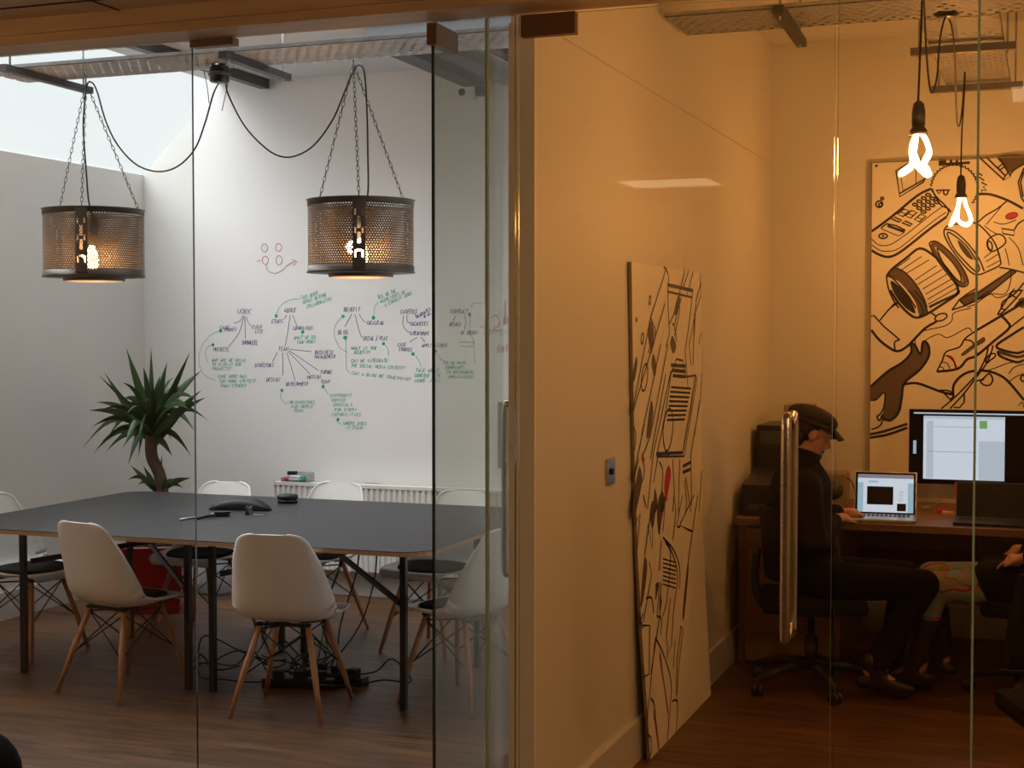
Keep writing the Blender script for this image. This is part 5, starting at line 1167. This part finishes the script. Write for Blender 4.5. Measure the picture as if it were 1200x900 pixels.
def person(loc, rz, label, J, clothes, cap=True, hood=False):
    e = E('person', label, 'person', loc, rz)
    # joints
    pel, waist, chest, neck, hd = [Vector(q) for q in J['spine']]
    bb = MB()
    ch = [[(pel, .11), (waist, .10), (chest, .10), (neck, .055), (neck + (hd - neck) * .55, .05)]]
    for s_, (sh, elb, wr) in zip('LR', J['arms']): ch.append([(chest, .10), (sh, .058), (elb, .042), (wr, .028)])
    for (hip, kn, an, toe) in J['legs']: ch.append([(pel, .10), (hip, .08), (kn, .058), (an, .038), (toe, .03)])
    ch = [[(tuple(p), r) for p, r in c_] for c_ in ch]
    s0 = skin_mesh(ch, 1); bb.add(s0.v, s0.f, 0, True)
    fw = J['face']; P, rot = head(bb, hd, fw, J.get('pitch', 0))
    for (sh, elb, wr), hdn, mr in zip(J['arms'], J['hands'], (1, -1)): hand(bb, wr, hdn, (0, 0, 1), mr)
    bb.build('body', m_skin, e, world=False, mods=fuse(.0085))
    # clothing
    jk = [[(pel + Vector((0, 0, -.02)), .138), (waist, .13), (chest, .125), (neck + Vector((0, 0, -.03)), .078), (neck + Vector((0, 0, .012)), .07)]]
    for (sh, elb, wr) in J['arms']: jk.append([(chest, .125), (sh, .075), (elb, .058), (Vector(elb) + (Vector(wr) - Vector(elb)) * .88, .044)])
    jk = [[(tuple(p), r) for p, r in c_] for c_ in jk]
    jb_ = skin_mesh(jk, 1); jb_.ell(chest + Vector((0, 0, -.02)), (.205, .145, .17), 20, 14); jb_.ell(waist, (.175, .14, .16), 20, 14); jb_.ell(pel, (.18, .145, .11), 20, 14)
    if J.get('boot'):
        for sx in (-.09, .09): jb_.tube([(sx, 0, .52), (sx, .2, .52), (sx, .24, .52)], [.12, .108, .1], 16); jb_.ell((sx, .22, .52), (.105, .06, .105))
    jb_.build('jacket', clothes[0], e, world=False, mods=fuse(.012))
    b = MB()
    tr = [[(pel + Vector((0, 0, -.03)), .13), (pel + Vector((0, 0, .04)), .125)]]
    for (hip, kn, an, toe) in J['legs']: tr.append([(pel + Vector((0, 0, -.03)), .13), (hip, .096), (kn, .07), (Vector(kn) + (Vector(an) - Vector(kn)) * J.get('hem', .9), .056)])
    tr = [[(tuple(p), r) for p, r in c_] for c_ in tr]
    skin_mesh(tr, 1).build('trousers', clothes[1], e, world=False, mods=fuse(.012))
    for (hip, kn, an, toe) in J['legs']:
        an, toe = Vector(an), Vector(toe); b = MB(); d = (toe - an); d.z = 0; d = d.normalized()
        sk = skin_mesh([[(tuple(an - d * .045 + Vector((0, 0, -.045))), .034), (tuple(an + d * .04 + Vector((0, 0, -.04))), .042), (tuple(toe + Vector((0, 0, -.008))), .04), (tuple(toe + d * .06 + Vector((0, 0, -.012))), .03)], [(tuple(an + d * .04 + Vector((0, 0, -.04))), .042), (tuple(an + Vector((0, 0, .05))), .05)] + ([(tuple(an + (Vector(kn) - an) * .58), .062)] if J.get('boot') else [])], 1)
        b.add(sk.v, sk.f, 0, True)
        zmin = 0
        sh_ = b.build('shoe', clothes[2], e, world=False, mods=fuse(.01))
    b = MB(); b.ell(P(0, -.018, .034), (.081, .098, .09), 20, 14, rot=rot)
    keep = []
    b.v = [v for v in b.v]
    bf = [f for f in b.f if all((rot.inverted() @ (b.v[i] - Vector(hd))).y < .035 or (rot.inverted() @ (b.v[i] - Vector(hd))).z > .075 for i in f)]
    b.f = bf; b.mi = [0] * len(bf); b.sm = [True] * len(bf)
    b.ell(P(.0, -.06, -.035), (.066, .045, .05), 16, 10, rot=rot)
    b.build('hair', m_hair, e, world=False)
    if cap:
        b = MB(); b.ell(P(0, -.012, .072), (.098, .122, .056), 24, 14, rot=rot); b.tube([P(.092 * math.cos(a), -.012 + .112 * math.sin(a), .045) for a in [2 * PI * k / 20 for k in range(20)]], .011, 8, closed=True)
        b.build('flat_cap', m_cap, e, world=False)
        b = MB(); b.grid(lambda u, v: P(math.sin((u - .5) * 2.2) * (.082 + .01 * v), .07 + math.cos((u - .5) * 2.2) * .035 * 1 + v * .055 * math.cos((u - .5) * 2), .058 - v * .03 - .02 * (abs(u - .5) * 2) ** 2), 12, 5)
        b.build('cap_peak', m_cap, e, world=False, mods=lambda o: (setattr(o.modifiers.new('s', 'SOLIDIFY'), 'thickness', .006)))
        b = MB(); b.ell(P(0, .06, -.088), (.036, .032, .026), 14, 8, rot=rot); b.ell(P(0, .078, -.06), (.03, .012, .014), 12, 6, rot=rot); b.build('beard', m_hair, e, world=False)
    return e
# person in the cap: sits facing along the desk, right side to the glass
J1 = dict(spine=[(0, -.01, .55), (0, -.055, .73), (-.02, -.07, .93), (-.03, -.055, 1.055), (-.035, -.03, 1.185)], face=(-.25, .97), pitch=.38,
          arms=[[(-.19, -.06, .955), (-.3, -.04, .76), (-.42, .14, .775)], [(.165, -.06, .955), (.2, -.02, .70), (-.16, .1, .775)]], hands=[(.1, .9, -.1), (-.55, .8, -.12)],
          legs=[[(-.09, .02, .52), (-.05, .41, .53), (-.06, .34, .1), (-.06, .46, .055)], [(.09, .02, .52), (.12, .47, .52), (.13, .24, .12), (.14, .35, .055)]])
J1['hands'] = [(-.2, .9, -.1), (-.75, .6, -.1)]
person((PX, PY, 0), R_(-78), 'person in a dark flat cap and black jacket sitting at the desk', J1, (m_jacket, m_jean, m_shoe))
J2 = dict(spine=[(0, -.02, .55), (0, -.08, .73), (0, -.13, .95), (0, -.14, 1.08), (0, -.11, 1.22)], face=(0, 1), pitch=.1,
          arms=[[(-.17, -.13, .97), (-.24, -.15, .71), (-.17, .04, .66)], [(.17, -.13, .97), (.24, -.15, .71), (.17, .04, .66)]], hands=[(.3, .9, -.3), (-.3, .9, -.3)],
          legs=[[(-.09, .03, .51), (-.13, .44, .5), (-.12, .5, .12), (-.12, .62, .055)], [(.09, .03, .51), (.09, .47, .51), (.12, .42, .12), (.12, .54, .055)]], boot=True, hem=.45)
person((-.04, 6.93, 0), R_(88), 'person in brightly printed leggings and black boots, mostly beyond the right edge', J2, (m_jacket, m_print, m_shoe), cap=False)
# ------------------------------------------------------------------ corridor luminaires
def panel(cx_, cy_, w_, d_, label):
    e = E('ceiling_light', label, 'ceiling light', (cx_, cy_, 2.64), 0, 'corridor ceiling lights')
    b = MB(); f = .03
    b.box(cx_ - w_ / 2 - f, cx_ + w_ / 2 + f, cy_ - d_ / 2 - f, cy_ - d_ / 2, 2.64, 2.676); b.box(cx_ - w_ / 2 - f, cx_ + w_ / 2 + f, cy_ + d_ / 2, cy_ + d_ / 2 + f, 2.64, 2.676)
    b.box(cx_ - w_ / 2 - f, cx_ - w_ / 2, cy_ - d_ / 2, cy_ + d_ / 2, 2.64, 2.676); b.box(cx_ + w_ / 2, cx_ + w_ / 2 + f, cy_ - d_ / 2, cy_ + d_ / 2, 2.64, 2.676)
    b.build('frame', m_white, e)
    MB().box(cx_ - w_ / 2, cx_ + w_ / 2, cy_ - d_ / 2, cy_ + d_ / 2, 2.65, 2.674).build('diffuser', m_lumin, e)
panel(-2.38, -1.27, .62, .55, 'square ceiling light in the corridor behind the viewer, left one')
panel(.15, 1.75, .62, .45, 'square ceiling light in the corridor above the viewer, right one')
for gx, gy, gr, gs, lb in ((1.5, 2.3, .28, 19, 'added opal globe light, unseen in the corridor, right of the viewer'), (-6.2, 2.1, .2, 44, 'added opal globe light, unseen in the corridor, far left of the viewer')):  # unseen globes, added to brighten the corridor side
    e = E('added_globe_lamp', lb, 'pendant lamp', (gx, gy, 2.22 - gr))
    MB().ell((gx, gy, 2.22), gr, 24, 16).build('added_opal_globe', emis('added_globe_glow', (1, .6, .28), gs), e)
    MB().tube([(gx, gy, 2.2 + gr), (gx, gy, 2.68)], .006, 8).build('cord', m_black, e)
# ------------------------------------------------------------------ daylight
w = bpy.data.worlds.new('sky'); C.world = w; w.use_nodes = True
bg = w.node_tree.nodes['Background']; bg.inputs[0].default_value = (.93, .97, 1.0, 1)
wN, wL = w.node_tree.nodes, w.node_tree.links
wt = wN.new('ShaderNodeTexCoord'); ws = wN.new('ShaderNodeSeparateXYZ'); wL.new(wt.outputs['Generated'], ws.inputs[0])
# overcast sky, several times brighter overhead than at the horizon
wz = math_node(wN, wL, 'MAXIMUM', ws.outputs[2], 0); wz = math_node(wN, wL, 'SUBTRACT', wz, .22); wz = math_node(wN, wL, 'MAXIMUM', wz, 0)
wx = math_node(wN, wL, 'MAXIMUM', math_node(wN, wL, 'SUBTRACT', .35, ws.outputs[0]), .06)
wz = math_node(wN, wL, 'MULTIPLY', wz, wx)
wz = math_node(wN, wL, 'MULTIPLY', wz, SKYZ); wL.new(math_node(wN, wL, 'ADD', wz, 1.12), bg.inputs[1])
L = bpy.data.lights.new('rooflight_portal', 'AREA'); L.shape = 'RECTANGLE'; L.size = RX1 - RX0; L.size_y = RY1 - RY0; L.cycles.is_portal = True
lo = bpy.data.objects.new('rooflight_portal', L); COL.objects.link(lo); lo.location = ((RX0 + RX1) / 2, (RY0 + RY1) / 2, ZC + .11)  # portal of the added flat rooflight
L = bpy.data.lights.new('rooflight_portal', 'AREA'); L.shape = 'RECTANGLE'; L.size = .84; L.size_y = 4.3; L.cycles.is_portal = True
lo = bpy.data.objects.new('rooflight_portal', L); COL.objects.link(lo)
lo.location = (-5.36, 6.05, 2.995); n_ = Vector((.57, 0, -.58)).normalized(); lo.rotation_euler = n_.to_track_quat('-Z', 'Y').to_euler()
# ------------------------------------------------------------------ camera
cam = bpy.data.cameras.new('camera'); co = bpy.data.objects.new('camera', cam); COL.objects.link(co)
cam.sensor_width = 36; cam.sensor_fit = 'HORIZONTAL'; cam.lens = 36 * FPX / 1200; cam.clip_start = .05
rm = Matrix((CR, CU, -CF)).transposed(); co.matrix_world = Matrix.Translation(EYEP) @ rm.to_4x4()
C.camera = co
vs = C.view_settings; vs.view_transform = 'Standard'; vs.look = 'None'; vs.gamma = 1; vs.exposure = 0; vs.use_curve_mapping = False
C.cycles.use_denoising = True; C.cycles.max_bounces = 10; C.cycles.diffuse_bounces = 5; C.cycles.glossy_bounces = 4; C.cycles.transparent_max_bounces = 24
C.cycles.sample_clamp_indirect = 4
